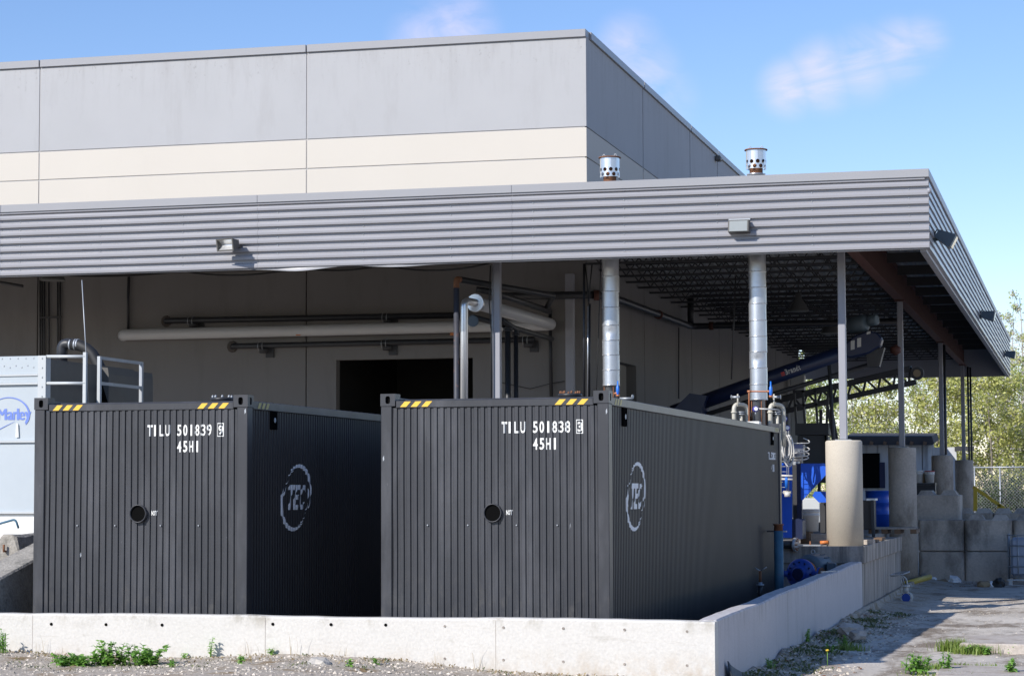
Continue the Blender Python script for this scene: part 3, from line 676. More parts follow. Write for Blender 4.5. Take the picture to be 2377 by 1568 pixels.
    for s, x0, w in (('T', 344.5, 11), ('I', 359.5, 4.2), ('L', 371.7, 9.5), ('U', 384.5, 11), *[(c, 411.5+13.8*i, 4.8 if c == '1' else 10.6) for i, c in enumerate(serial)]):
        wd = w/494.7*CWD; xx = fx(x0)+(.015 if s == '1' else 0); put(s, xx, zt-ch_h+.003, wd, ch_h, .028 if s in '1IT' else .018)
    put(check, fx(507), zt-ch_h+.012, .047, ch_h-.02, .028)
    bx0, bx1, bz0, bz1, bw = fx(503.6), fx(518), zt-ch_h-.008, zt+.016, .008
    for (a, b, c, d) in ((bx0, bz0, bx1, bz0+bw), (bx0, bz1-bw, bx1, bz1), (bx0, bz0+bw, bx0+bw, bz1-bw), (bx1-bw, bz0+bw, bx1, bz1-bw)):
        V, F = flat_to_surface([(a, b), (c, b), (c, d), (a, d)], [(0, 1, 2, 3)], fn, FBX); MB().add(V, F).build('letter_frame', 'letter_white', t, recalc=False)
    for i, c in enumerate('45H1'):
        put(c, fx(411.5+13.8*i)+(.015 if c == '1' else 0), zt-ch_h-.168, (4.8 if c == '1' else 10.6)/494.7*CWD, ch_h, .018)
    for i, c in enumerate('NOT'):
        put(c, fx(353.2)+i*.0235, 1.645, .0205, .05, .035)
    # round port
    cx, cz = fx(325.5), 1.665
    m2 = MB(); n = 28
    prof = [(.096, .05), (.096, -.014), (.091, -.018), (.085, -.014), (.085, .40)]; a = len(m2.v)
    for r, h in prof:
        for j in range(n): th = 2*math.pi*j/n; m2.v.append((cx+r*math.cos(th), h, cz+r*math.sin(th)))
    for i in range(len(prof)-1):
        for j in range(n): q = i*n+j; w = i*n+(j+1) % n; m2.f.append((q, w, w+n, q+n)); m2.sm.append(True)
    m2.f.append(tuple((len(prof)-1)*n+j for j in range(n))); m2.sm.append(False)
    pt = m2.build('round_port', 'container_black', t)
    MB().lathe([(.0848, .004), (.0848, .012)], (cx, 0, cz), (0, 1, 0), 28).build('port_void', 'black', pt)
    for u in (183, 271, 376, 463):
        MB().lathe([(.009, 0), (.007, .012)], (fx(u), .018, 1.54), (0, -1, 0), 8).build('bolt', 'galv_dull', t)
    for (ux, uz) in (((-.03, 2.66), (-.42, 1.50), (-2.41, 2.2)) if check == '3' else ((-.035, 2.70), (-.03, .55), (-1.9, 1.2))):
        MB().add([(ux, .003 if abs(ux+CWD/2) > 1.1 else interp(FB, ux)-.004, uz), (ux+.014, .003 if abs(ux+CWD/2) > 1.1 else interp(FB, ux+.014)-.004, uz+.02), (ux+.010, .003 if abs(ux+CWD/2) > 1.1 else interp(FB, ux+.01)-.004, uz+.06), (ux-.002, .003 if abs(ux+CWD/2) > 1.1 else interp(FB, ux-.002)-.004, uz+.04)], [(0, 1, 2, 3)]).build('paint_chip', 'galv_dull', t, recalc=False)
    # blind flange on the roof near the front
    fx_, fy_ = -.585, .75
    fl = MB().lathe([(.09, CHT-.07), (.09, CHT-.04), (.125, CHT-.038), (.125, CHT-.014), (.127, CHT-.012), (.127, CHT+.01)], (fx_, fy_, 0), (0, 0, 1), 24).build('blind_flange', 'pipe_black', t)
    for i in range(8):
        a = 2*math.pi*(i+.5)/8; MB().lathe([(.013, 0), (.013, .022), (.008, .022), (.008, .03)], (fx_+.102*math.cos(a), fy_+.102*math.sin(a), CHT+.01), (0, 0, 1), 6).build('bolt', 'rust' if check == '3' else 'galv_dull', fl)
    # side vents
    for y in (.82, CLN-.85):
        v = MB().box((-.055, y-.09, 2.56), (-.004, y+.09, CHT-.142)).build('vent_box', 'black', t, bevel=.004)
        MB().lathe([(.028, 0), (.028, .004)], (-.004, y, 2.66), (1, 0, 0), 12).build('vent_hole', 'galv_dull', v)
    # emblem on the long side: italic letters inside two tapering swooshes
    fs_ = lambda u, v: (interp(SB, u)+.0025, u, v)
    def emb(V2, F2):
        V, F = flat_to_surface(V2, F2, fs_, SBX); return MB().add(V, F).build('emblem', 'logo_grey', t, recalc=False)
    eo = .06 if check == '3' else .20; cy, cz2, A, B = 1.37+eo, 1.825, .46, .35
    def swoosh(t0, t1, w0, dr=0.0, sgn=1, n=40):
        V = []; 
        for i in range(n+1):
            q = i/n; th = t0+(t1-t0)*q; w = w0*math.sin(math.pi*min(1, q*.97+.015))**.6
            for s in (1, -1):
                ra = 1 + dr + s*w
                V.append((cy+.07*math.sin(th)*ra*sgn*0+A*ra*math.cos(th)+.16*ra*math.sin(th)*.55, cz2+B*ra*math.sin(th)))
        emb(V, [(2*i, 2*i+1, 2*i+3, 2*i+2) for i in range(n)])
    swoosh(rad(125), rad(-20), .068); swoosh(rad(305), rad(160), .068)
    swoosh(rad(20), rad(-38), .016, -.13); swoosh(rad(200), rad(142), .016, -.13)
    swoosh(rad(138), rad(112), .02, -.06); swoosh(rad(318), rad(292), .02, -.06)
    for ch, x0, w in (('T', -.02, .235), ('E', .245, .195), ('C', .475, .205)):
        v2, fq = glyph(ch, .03); z0_, h_ = 1.69, .275
        emb([(cy-.305+x0*.78+a*w*.78+b*.10, z0_+b*h_) for a, b in v2], fq)
    if with_numbers_rear:
        for i, c in enumerate('TILU501838'):
            v2, fq = glyph(c, .03); V, F = flat_to_surface([(10.95-.0+i*.085+a*.06, 2.34+b*.11) for a, b in v2], fq, fs_, SBX); MB().add(V, F).build('letter', 'logo_grey', t, recalc=False)
        for i, c in enumerate('45H1'):
            v2, fq = glyph(c, .03); V, F = flat_to_surface([(11.25+i*.085+a*.06, 2.16+b*.11) for a, b in v2], fq, fs_, SBX); MB().add(V, F).build('letter', 'logo_grey', t, recalc=False)
    return t
mat('logo_yellow', (0.42, 0.36, 0.12), 0.5, var=0.05)
container('shipping_container', 'black corrugated container numbered 501838, right of the two', (0, 0, 0), -.01166, '3', '501838', True)
container('shipping_container', 'black corrugated container numbered 501839, left of the two', (-3.795, -.272, 0), .0026, '9', '501839', False)

# ================================================================== FLOODLIGHTS
def floodlight(label, pos, kind):
    t = thing('floodlight', label, 'floodlight', pos, 0, 'floodlights on the canopy fascia', local=True)
    if kind == 'wide':      # wall pack: lens facing out and a little down
        MB().prism([(-.17, 0, .11), (-.17, -.05, .115), (-.17, -.17, .09), (-.17, -.20, -.10), (-.17, -.05, -.115), (-.17, 0, -.11)], (.34, 0, 0)).build('housing', 'lamp_bronze', t, bevel=.008)
        f = MB().add([(-.145, -.174, .082), (.145, -.174, .082), (.145, -.206, -.088), (-.145, -.206, -.088)], [(0, 3, 2, 1)]).build('lens', 'glass_dull', t)
        MB().box((-.175, -.06, .105), (.175, -.04, .13)).build('visor_strip', 'galv_dull', t)
        MB().box((-.09, -.0, -.07), (.09, .05, .07)).build('back_plate', 'lamp_bronze', t)
    elif kind == 'flood':   # box flood on a knuckle, aimed left and down
        R = Matrix.Rotation(rad(-16), 3, 'Z') @ Matrix.Rotation(rad(10), 3, 'X')
        def q(p): v = R @ Vector(p); return (v.x-.0, v.y-.17, v.z)
        front = [(-.17, -.17, .10), (.17, -.17, .10), (.17, -.17, -.10), (-.17, -.17, -.10)]; back = [(-.10, .10, .06), (.10, .10, .06), (.10, .10, -.06), (-.10, .10, -.06)]
        MB().add([q(p) for p in front+back], [(4, 5, 6, 7), (0, 1, 5, 4), (1, 2, 6, 5), (2, 3, 7, 6), (3, 0, 4, 7)]).build('housing', 'lamp_bronze', t, recalc=False)
        fr_ = MB(); o = [(-.18, .108), (.18, .108), (.18, -.108), (-.18, -.108)]; i_ = [(-.155, .085), (.155, .085), (.155, -.085), (-.155, -.085)]
        vs = [q((x, -.178, z)) for x, z in o]+[q((x, -.178, z)) for x, z in i_]+[q((x, -.16, z)) for x, z in o]
        fr_.add(vs, [(k, (k+1) % 4, (k+1) % 4+4, k+4) for k in range(4)]+[(k, k+8, (k+1) % 4+8, (k+1) % 4) for k in range(4)]); fr_.build('lens_frame', 'lamp_bronze', t)
        rf = MB(); n = 8; vs = []; fs = []
        for k in range(n+1):
            a = k/n; z = .085-.17*a; d = -.165+.09*math.sin(math.pi*a)
            vs += [q((-.15, d, z)), (q((.15, d, z)))]
        fs = [(2*k, 2*k+1, 2*k+3, 2*k+2) for k in range(n)]
        rf.add(vs, fs, True); rf.build('reflector', 'reflector', t)
        MB().tube([q((.0, .05, 0)), (.10, -.05, -.03), (.10, .04, -.03)], .028, 8).build('knuckle', 'lamp_bronze', t)
    else:                   # box flood on the right fascia seen from its end
        R = Matrix.Rotation(rad(28 if kind == 'side' else 10), 3, 'Y')
        def q(p): v = R @ Vector(p); return (v.x+.16, v.y, v.z)
        front = [(.16, -.19, .12), (.16, .19, .12), (.16, .19, -.12), (.16, -.19, -.12)]; back = [(-.13, -.15, .07), (-.13, .15, .07), (-.13, .15, -.07), (-.13, -.15, -.07)]
        MB().add([q(p) for p in front+back], [(4, 5, 6, 7), (0, 1, 5, 4), (1, 2, 6, 5), (2, 3, 7, 6), (3, 0, 4, 7), (0, 1, 2, 3)]).build('housing', 'motor_grey', t)
        MB().add([q((.165, -.17, .10)), q((.165, .17, .10)), q((.165, .17, -.10)), q((.165, -.17, -.10)), q((.19, -.17, .10)), q((.19, .17, .10)), q((.19, .17, -.10)), q((.19, -.17, -.10))],
                 [(4, 5, 6, 7), (0, 1, 5, 4), (1, 2, 6, 5), (2, 3, 7, 6), (3, 0, 4, 7)]).build('lens', 'glass_dull', t)
        MB().box((-.02, -.06, -.09), (.02, .06, .06)).build('mount_plate', 'motor_grey', t)
        MB().tube([(.0, 0, -.03), (.06, 0, -.03), q((-.05, 0, 0))], .025, 8).build('knuckle', 'motor_grey', t)
        MB().tube([(.0, -.1, .05), (.05, -.1, .12), (.11, -.08, .1), (.09, -.06, .0)], .012, 6).build('cord', 'rubber', t)
    return t
p = aY(545, 569, YF-.05); floodlight('open box floodlight on the left part of the front fascia', (p.x, YF-.06, p.z), 'flood')
p = aY(1717, 527, YF-.05); floodlight('floodlight with frosted lens on the front fascia near its right end', (p.x, YF-.05, p.z), 'wide')
p = aX(2168, 552, XF+.05); floodlight('grey floodlight on the side fascia, nearest the canopy corner', (XF+.05, p.y, p.z), 'side')
p = aX(2274, 732, XF+.05); floodlight('grey floodlight halfway along the side fascia', (XF+.05, p.y, p.z), 'side2')
p = aX(2330, 822, XF+.05); floodlight('grey floodlight at the far end of the side fascia', (XF+.05, p.y, p.z), 'side2')
p = aX(2153, 443, XF+.045); tag(MB().lathe([(.045, 0), (.05, .03), (.03, .06)], (XF+.04, p.y, p.z), (1, 0, 0), 12).build('cable_anchor', 'column_grey'), 'small round bracket on the fascia corner', 'bracket')

# ================================================================== EXHAUST STACKS
def perforated(m, cx, cy, z0, z1, r, rows, nh, hr):
    H = (z1-z0)/len(rows); k = 12
    for ri, off in enumerate(rows):
        for c in range(nh):
            uc = (c+.5+off)*2*math.pi/nh; du = math.pi/nh; zc = z0+H*(ri+.5); vs = []
            if hr[ri] <= 0:
                sub = 2; P = []
                for s in range(sub+1): a = uc-du+2*du*s/sub; P += [(a, zc-H/2), (a, zc+H/2)]
                m.add([(cx+r*math.cos(a), cy+r*math.sin(a), z) for a, z in P], [(2*s, 2*s+2, 2*s+3, 2*s+1) for s in range(sub)], True); continue
            for q in range(k):
                a = 2*math.pi*(q+.5)/k; ca, sa = math.cos(a), math.sin(a); s = 1/max(abs(ca), abs(sa))
                vs += [(uc+ca*s*du, zc+sa*s*H/2), (uc+ca*hr[ri]/r, zc+sa*hr[ri])]
            m.add([(cx+r*math.cos(u), cy+r*math.sin(u), z) for u, z in vs], [(2*q, 2*((q+1) % k), 2*((q+1) % k)+1, 2*q+1) for q in range(k)], True)
def stack(px, Y, capys, bands, zbot, label, dent):
    c = aY(px, 700, Y); x = c.x; r = .147
    t = thing('exhaust_stack', label, 'chimney', (x, Y, zbot), 0, 'exhaust stacks through the canopy')
    zt = aY(px, capys[1]+6, Y).z
    zs = sorted([aY(px, b, Y).z for b in bands]+[zt]); prev = zs[0]
    for i in range(len(zs)-1):
        a, b = zs[i], zs[i+1]; k = 3; sx = .004*math.sin(i*2.3)
        n = 24; m = MB(); vs = []
        for h in range(7):
            z = a+.008+(b-a-.016)*h/6
            for j in range(n):
                th = 2*math.pi*j/n; rr = r-.001
                if dent and i in dent:
                    rr -= dent[i]*math.exp(-((th-4.75)/.55)**2-((h-3)/1.6)**2)*(1+.5*math.sin(th*11+h*2.1))
                vs.append((x+sx+rr*math.cos(th), Y+rr*math.sin(th), z))
        fs = [(h*n+j, h*n+(j+1) % n, h*n+n+(j+1) % n, h*n+n+j) for h in range(6) for j in range(n)]
        m.add(vs, fs, True); m.build('pipe_section', 'galvanized', t)
    for z in zs[:-1]: MB().lathe([(r-.004, z-.009), (r+.006, z-.008), (r+.006, z+.008), (r-.004, z+.009)], (x, Y, 0), (0, 0, 1), 24).build('band_clamp', 'aluminium', t)
    MB().lathe([(.105, zbot), (.105, zs[0]-.01), (r-.01, zs[0]-.005), (r-.01, zs[0]+.01)], (x, Y, 0), (0, 0, 1), 20).build('inner_pipe', 'galv_dull', t)
    for a in (0.6, 2.2, 3.6, 5.2): MB().tube([(x+.125*math.cos(a), Y+.125*math.sin(a), zbot), (x+.125*math.cos(a), Y+.125*math.sin(a), zs[0])], .009, 6).build('tie_rod', 'rust', t)
    # rain cap
    z0 = aY(px, capys[1]-7, Y).z; z1 = aY(px, capys[0], Y).z
    MB().lathe([(.11, zt-.02), (.11, z1-.03)], (x, Y, 0), (0, 0, 1), 20).build('inner_pipe', 'rust', t)
    MB().lathe([(r+.004, zt-.09), (r+.006, zt), (r+.016, zt+.012), (r-.02, zt+.014)], (x, Y, 0), (0, 0, 1), 24).build('collar', 'aluminium', t)
    m = MB(); perforated(m, x, Y, z0, z1, .168, (0, .5, 0, 0), 10, (.034, .034, 0, 0)); m.build('perforated_sleeve', 'aluminium', t)
    MB().lathe([(.16, z1), (.195, z1+.004), (.19, z1+.02), (.02, z1+.035)], (x, Y, 0), (0, 0, 1), 28).build('cap_plate', 'rust', t)
    for s in (-1, 1): MB().tube(arc((x+s*.1, Y, z1+.03), (.022, 0, 0), (0, 0, .045), 0, math.pi, 8), .006, 6).build('lifting_eye', 'galv_dull', t)
stack(1758, 14.58, (350, 400), (631, 668, 705, 744, 781, 817, 854, 892, 927), 2.95, 'silver exhaust stack with perforated cap, rightmost and dented', {8: .05, 2: .02})
stack(1417, 14.97, (368, 419), (642, 677, 714, 755, 790, 824, 859, 894), 2.85, 'silver exhaust stack with perforated cap, left one near the warehouse corner', {3: .016})
bs = thing('boiler_skid', 'dark boiler skid hidden behind the containers under the stacks', 'boiler', (-1.7, 14.9, DOCK))
MB().box((-3.6, 14.2, DOCK+.25), (-.72, 14.55, 2.9)).build('cabinet', 'motor_grey', bs, bevel=.02)
for x in (-3.4, -.85):
    for y in (14.3, 14.45): MB().box((x-.05, y-.05, 0), (x+.06, y+.06, DOCK+.25)).build('leg', 'dark_steel', bs)

# valves and pipes above the rear of the right container
for k, (dx, lab) in enumerate(((0, 'beige pipe loop with hand valve left of the right exhaust stack'), (84, 'beige pipe loop with hand valve right of the right exhaust stack'))):
    Y = 14.15; a = lambda x, y, Y=Y: aY(x+dx, y, Y); b0 = a(1703, 985)
    t = thing('pipe_loop', lab, 'pipe', (b0.x, Y, 2.9), 0, 'beige pipe loops')
    e = a(1703, 945); f = a(1727, 945)
    MB().tube(bend([(e.x, Y, 2.6), (e.x, Y, e.z+.06), (f.x+.02, Y+.22, f.z+.04), (f.x+.02, Y+.22, 2.6)], .11, 6), .036, 12).build('loop', 'beige_paint', t)
    MB().tube([(e.x+.10, Y+.1, 2.6), (e.x+.10, Y+.1, e.z-.1)], .03, 10).build('riser', 'beige_paint', t)
    MB().lathe([(.05, 0), (.05, .025)], (e.x, Y, a(1703, 958).z), (0, 0, 1), 14).build('coupling', 'beige_paint', t)
    MB().lathe([(.06, 0), (.06, .02), (.035, .02), (.035, .035), (.06, .035), (.06, .055)], (e.x+.10, Y+.1, e.z-.12), (0, 0, 1), 14).build('flange', 'galv_dull', t)
    s = a(1712, 936); MB().tube([(s.x, Y, s.z-.05), (s.x, Y, a(1712, 914).z)], .014, 8).build('vent_stem', 'beige_paint', t)
    v = a(1712, 921); sg = -1 if k == 0 else 1
    hv = MB().tube([(v.x-sg*.03, Y, v.z), (v.x+sg*.10, Y, v.z)], .022, 10).build('hand_valve', 'galv_dull', t)
    MB().lathe([(.035, 0), (.038, .006), (.035, .012)], (v.x+sg*.10, Y, v.z), (sg, 0, 0), 14).build('hand_wheel', 'galv_dull', hv)
A = lambda x, y: aY(x, y, 13.95)
t = thing('copper_line', 'copper pipe bent across the right exhaust stack', 'pipe', A(1738, 985))
MB().tube(bend([A(1738, 990), A(1738, 908), A(1785, 908), A(1790, 916)], .04, 4), .0135, 10).build('tube', 'copper', t)
for q in ((1738, 908), (1783, 908)): MB().tube([A(q[0]-4, q[1]), A(q[0]+5, q[1])], .021, 10).build('elbow', 'copper', t)
def relief(px, py, Y, lab, s=1.0):
    p = aY(px, py, Y); t = thing('relief_valve', lab, 'valve', p, 0, 'blue relief valves', local=True)
    MB().lathe([(.012*s, .2*s), (.014*s, .12*s), (.028*s, .10*s), (.030*s, .02*s), (.022*s, -.02*s), (.016*s, -.04*s)], (0, 0, 0), (0, 0, 1), 14).build('bonnet', 'blue_valve', t)
    MB().tube([(-.03*s, 0, -.045*s), (.03*s, 0, -.045*s)], .022*s, 10).build('body', 'copper', t)
relief(1788.5, 913, 13.95, 'blue relief valve right of the right exhaust stack')
relief(1433.5, 911, 14.3, 'blue relief valve beside the left exhaust stack')
p = aY(1425, 913, 14.3); q = aY(1436, 911, 14.3); tag(MB().tube([p, q], .02, 8).build('copper_stub', 'copper'), 'short copper stub beside the left exhaust stack', 'pipe')
p = aY(1456, 920, 13.6); t = thing('gate_valve', 'tiny grey valve on the roof edge beside the left stack', 'valve', p)
MB().tube([p+Vector((-.13, 0, -.03)), p+Vector((.08, 0, -.03))], .02, 8).build('body', 'galv_dull', t); MB().lathe([(.035, 0), (.035, .012)], p+Vector((.08, 0, 0)), (1, -.3, 0), 12).build('hand_wheel', 'galv_dull', t)
tag(MB().box(aY(1733, 986, 13.9), aY(1762, 977, 13.9)+Vector((0, .25, 0))).build('junction_box', 'letter_white', bevel=.008), 'white junction box at the foot of the right stack', 'box')
def transmitter(px, py, Y, lab):
    p = aY(px, py, Y); t = thing('transmitter', lab, 'instrument', p, 0, 'purple instruments', local=True)
    MB().lathe([(.0, -.045), (.045, -.04), (.05, 0), (.045, .04), (.0, .045)], (0, 0, 0), (.3, -1, .1), 14).build('head', 'purple_plastic', t)
    MB().lathe([(.032, .043), (.032, .052)], (0, 0, 0), (.3, -1, .1), 12).build('dial', 'letter_white', t)
    MB().tube([(0, 0, -.03), (0, 0, -.10)], .012, 8).build('stem', 'galv_dull', t)
transmitter(1753, 949, 13.8, 'purple instrument in front of the stack base')
transmitter(1820, 972, 14.5, 'purple instrument above the coiled white cable')
transmitter(1826, 993, 14.5, 'lower purple instrument holding up the coiled white cable')
tag(MB().tube(bend([aY(1758, 948, 13.85), aY(1782, 949, 13.85), aY(1805, 950, 14.3), aY(1818, 957, 14.5), aY(1822, 968, 14.5)], .08, 4), .0125, 8).build('flexible_conduit', 'cable_white'), 'thin white conduit arching between the purple instruments', 'conduit')

# coiled cable and rack at the rear corner
t = thing('cable_coil', 'coiled white cable hanging behind the right container', 'cable', aY(1828, 1082, 14.9))
for k, (cx, cy, w, h, dy) in enumerate(((1829, 1046, 12.5, 36, 0), (1826, 1040, 11, 30, .04), (1824, 1036, 9, 26, -.03), (1831, 1043, 10, 34, .07), (1822, 1034, 8, 28, .1))):
    m = MB(); c = aY(cx, cy, 14.9+dy); ux = (aY(cx+w, cy, 14.9+dy)-c); uz = (aY(cx, cy-h, 14.9+dy)-c); tilt = .2
    m.tube([c+ux*math.cos(a)+uz*math.sin(a)+ux*tilt*math.sin(a)*-.6 for a in [2*math.pi*i/28 for i in range(29)]], .0125, 7, False); m.build('cable_loop', 'cable_white', t)
MB().tube([aY(1826, 996, 14.85), aY(1824, 1008, 14.88), aY(1816, 1018, 14.9)], .0125, 7).build('cable_tail', 'cable_white', t)
MB().tube([aY(1819, 1000, 14.85), aY(1818, 1012, 14.88), aY(1813, 1030, 14.9)], .0125, 7).build('cable_tail', 'cable_white', t)
for (x0, y0, x1, y1, x2) in ((1838, 1028, 1878, 1028, 1878), (1838, 1052, 1875, 1046, 1880), (1836, 1060, 1872, 1058, 1880), (1836, 1066, 1870, 1066, 1879)):
    MB().tube(bend([aY(x0, y0, 15.0), aY(x1, y1, 15.3), aY(x2, y1-6, 15.45), aY(x1-14, y1-12, 15.5)], .1, 4), .009, 6).build('cable_tail', 'cable_white', t)
t = thing('cable_rack', 'thin wire rack with blue filter behind the container corner', 'rack', aY(1825, 1160, 15.0))
for x in (1813, 1826, 1830): MB().tube([aY(x, 995, 15.0), aY(x, 1150, 15.0)], .007, 6).build('upright', 'galv_dull', t)
for y in range(1010, 1150, 12): MB().tube([aY(1812, y, 15.0), aY(1831, y, 15.0)], .005, 6).build('rung', 'galv_dull', t)
for y in (1104, 1112): MB().tube([aY(1812, y-1, 14.95), aY(1839, y, 14.95)], .017, 8).build('cross_pipe', 'cable_white', t)
MB().lathe([(.028, 0), (.028, .16), (.02, .18)], aY(1825, 1132, 14.95), (0, 0, 1), 12).build('filter', 'blue_valve', t)
MB().box(aY(1817, 1145, 15.0), aY(1834, 1138, 15.0)+Vector((0, .12, 0))).build('shelf', 'beige_paint', t)
MB().lathe([(.05, 0), (.05, .06), (.03, .08)], aY(1827, 1152, 15.0), (0, 0, 1), 12).build('drain_cup', 'cable_white', t)

# blue machine on the dock
t = thing('blue_hopper', 'bright blue steel hopper frame behind the first pier', 'hopper', aY(1865, 1240, 15.6))
Yp = 15.5
MB().prism([aY(1858, 1075, Yp), aY(1925, 1075, Yp), aY(1925, 1092, Yp), aY(1862, 1160, Yp), aY(1858, 1158, Yp)], (0, .03, 0)).build('front_plate', 'blue_paint', t)
MB().prism([aY(1814, 1074, 15.3), aY(1837.6, 1074, 15.3), aY(1837.6, 1247, 15.3), aY(1814, 1247, 15.3)], (0, .03, 0)).build('side_plate', 'blue_paint', t)
MB().box(aY(1848, 1075, 15.53), aY(1861, 1225, 15.53)+Vector((0, .12, 0))).build('post', 'blue_dark', t)
MB().prism([aY(1838, 1206, 15.32), aY(1852, 1202, 15.32), aY(1862, 1207, 15.32), aY(1862, 1250, 15.32), aY(1838, 1250, 15.32)], (0, .5, 0)).build('foot_casing', 'blue_dark', t)
MB().box(aY(1839, 1074, 16.2), aY(1850, 1210, 16.2)+Vector((0, .05, 0))).build('gap_plate', 'dark_steel', t)
MB().box(aY(1840, 1078, 15.6), aY(1852, 1070, 15.6)+Vector((0, .2, 0))).build('bracket', 'galv_dull', t)
MB().prism([aY(1890, 1140, 16.4), aY(1935, 1140, 16.4), aY(1935, 1165, 16.4), aY(1900, 1165, 16.4), aY(1885, 1150, 16.4)], (0, .4, 0)).build('chute', 'blue_paint', t)
t = thing('control_box', 'blue slatted control box above the blue hopper', 'control box', aY(1850, 1075, 15.9))
MB().box(aY(1838, 1058, 15.9), aY(1864, 1030, 15.9)+Vector((0, .25, 0))).build('case', 'blue_dark', t, bevel=.01)
for k in range(9): MB().tube([aY(1841+2.9*k, 1040, 15.86), aY(1841+2.9*k, 1058, 15.86)], .004, 5).build('guard_wire', 'galv_dull', t)
MB().box(aY(1840, 1074, 15.92), aY(1860, 1058, 15.92)+Vector((0, .2, 0))).build('stand', 'dark_steel', t)
def bucket(px, y0, y1, Y, w, lab, lid=None):
    a, b = aY(px, y1, Y), aY(px, y0, Y); h = b.z-a.z; r = w
    t = thing('bucket', lab, 'bucket', a, 0, 'white plastic buckets', local=True)
    MB().lathe([(r*.86, 0), (r*.97, h*.75), (r*1.03, h*.76), (r*1.03, h*.80), (r*.97, h*.81), (r*1.0, h*.92), (r*1.05, h*.93), (r*1.05, h)], (0, 0, 0), (0, 0, 1), 22).build('pail', 'bucket_white', t)
    MB().lathe([(r*1.06, h), (r*1.06, h+.02), (r*.9, h+.025)], (0, 0, 0), (0, 0, 1), 22).build('lid', lid or 'bucket_white', t)
bucket(1882, 1184, 1232, 16.2, .145, 'dirty white bucket on the dock left of the first pier')
tag(MB().box((aY(1862, 1232, 16.3).x, 16.0, DOCK), (aY(1884, 1232, 16.3).x, 16.5, aY(1870, 1232, 16.3).z)).build('timber_block', 'wood', bevel=.01), 'wooden block under the dirty white bucket', 'block')
tag(MB().box((aY(1884, 1232, 16.35).x, 16.1, DOCK), (aY(1935, 1232, 16.35).x, 16.5, aY(1890, 1236, 16.3).z-.01)).build('concrete_block', 'block_concrete', bevel=.01), 'grey block beside the wooden one on the dock', 'block')
tag(MB().box(aY(1862, 1212, 18.5), aY(1903, 1155, 18.5)+Vector((0, .6, 0))).build('white_panel_box', 'tower_trim', bevel=.02), 'pale cabinet behind the dirty white bucket', 'cabinet')
m = MB(); m.box(aY(1903, 1238, 17.0), aY(1935, 1165, 17.0)+Vector((0, .5, 0))); tag(m.build('tool_cabinet', 'dark_steel', bevel=.02), 'dark cabinet half hidden by the first pier', 'cabinet')
fl = thing('pipe_flange', 'grey bolted pipe flange standing at the dock edge', 'flange', aY(1843, 1280, 14.45))
c = aY(1843, 1263, 14.45); MB().lathe([(.115, 0), (.115, .045)], c, (1, -.25, 0), 22).build('disc', 'galv_dull', fl)
MB().tube([c, c+Vector((-.5, .12, 0))], .065, 12).build('pipe_end', 'pipe_black', fl)
for i in range(8):
    a = 2*math.pi*i/8; MB().lathe([(.012, -.03), (.012, .065)], c+Vector((0, math.sin(a)*.025, 0))+Vector((0, math.cos(a)*.09, math.sin(a)*.09)), (1, -.25, 0), 6).build('bolt', 'rust', fl)
tag(MB().tube([aY(1880, 1284, 14.6), aY(1880, 1255, 14.6)], .014, 8).build('steel_pin', 'rust'), 'rusty pin sticking up from the dock edge', 'pin')
tag(MB().tube([aY(1903, 1258, 14.9), aY(1922, 1257, 14.9)], .028, 10).build('orange_tube', 'orange'), 'short orange tube lying at the foot of the first pier', 'tube')

# pump in the containment beside the right container
pc = aY(1857, 1331, 13.0); ax = Vector((.28, .96, 0)).normalized()
t = thing('pump', 'blue centrifugal pump with grey motor beside the right container', 'pump', (pc.x, pc.y, 0))
MB().lathe([(.10, -.09), (.12, -.06), (.12, -.03), (.21, -.02), (.24, .0), (.24, .05), (.2, .09), (.11, .13)], pc, ax, 28).build('volute', 'blue_pump', t)
MB().lathe([(.09, -.12), (.09, -.07)], pc, ax, 22).build('suction_cover', 'blue_dark', t)
sdv = Vector((ax.y, -ax.x, 0))
for i in range(12):
    a = 2*math.pi*i/12; MB().lathe([(.014, -.045), (.014, -.01)], pc+(sdv*math.cos(a)+Vector((0, 0, 1))*math.sin(a))*.185, ax, 6).build('bolt', 'blue_dark', t)
for s in (-1, 1):
    MB().tube([pc+sdv*s*.2, pc+sdv*s*.33], .05, 12).build('nozzle', 'blue_pump', t)
    MB().lathe([(.11, 0), (.11, .035)], pc+sdv*s*.31, sdv*s, 18).build('flange', 'blue_pump', t)
    MB().lathe([(.107, 0), (.107, .025)], pc+sdv*s*.347, sdv*s, 18).build('gasket', 'rust', t)
MB().lathe([(.13, .13), (.13, .3)], pc+Vector((0, 0, .03)), ax, 22).build('adapter', 'motor_grey', t)
MB().lathe([(.16, .24), (.165, .26), (.16, .28)], pc+Vector((0, 0, .03)), ax, 22).build('adapter_ring', 'orange', t)
mo = MB().lathe([(.14, .30), (.21, .33), (.22, .36), (.22, .80), (.2, .84), (.12, .9)], pc+Vector((0, 0, .08)), ax, 26).build('motor', 'motor_grey', t)
for i in range(16):
    a = 2*math.pi*i/16; d = (sdv*math.cos(a)+Vector((0, 0, 1))*math.sin(a)); MB().bar(pc+Vector((0, 0, .08))+ax*.6+d*.225, pc+Vector((0, 0, .08))+ax*.8+d*.225, .012, .02, d).build('cooling_fin', 'motor_grey', mo)
MB().tube(arc(pc+Vector((0, 0, .335))+ax*.52, sdv*.032, Vector((0, 0, .032)), 0, 2*math.pi, 14), .007, 6).build('eye_bolt', 'galv_dull', mo)
e = pc+sdv*.3+ax*.55+Vector((0, 0, .06)); MB().cbox(e, (.14, .2, .2)).build('terminal_box', 'motor_grey', mo, bevel=.01)
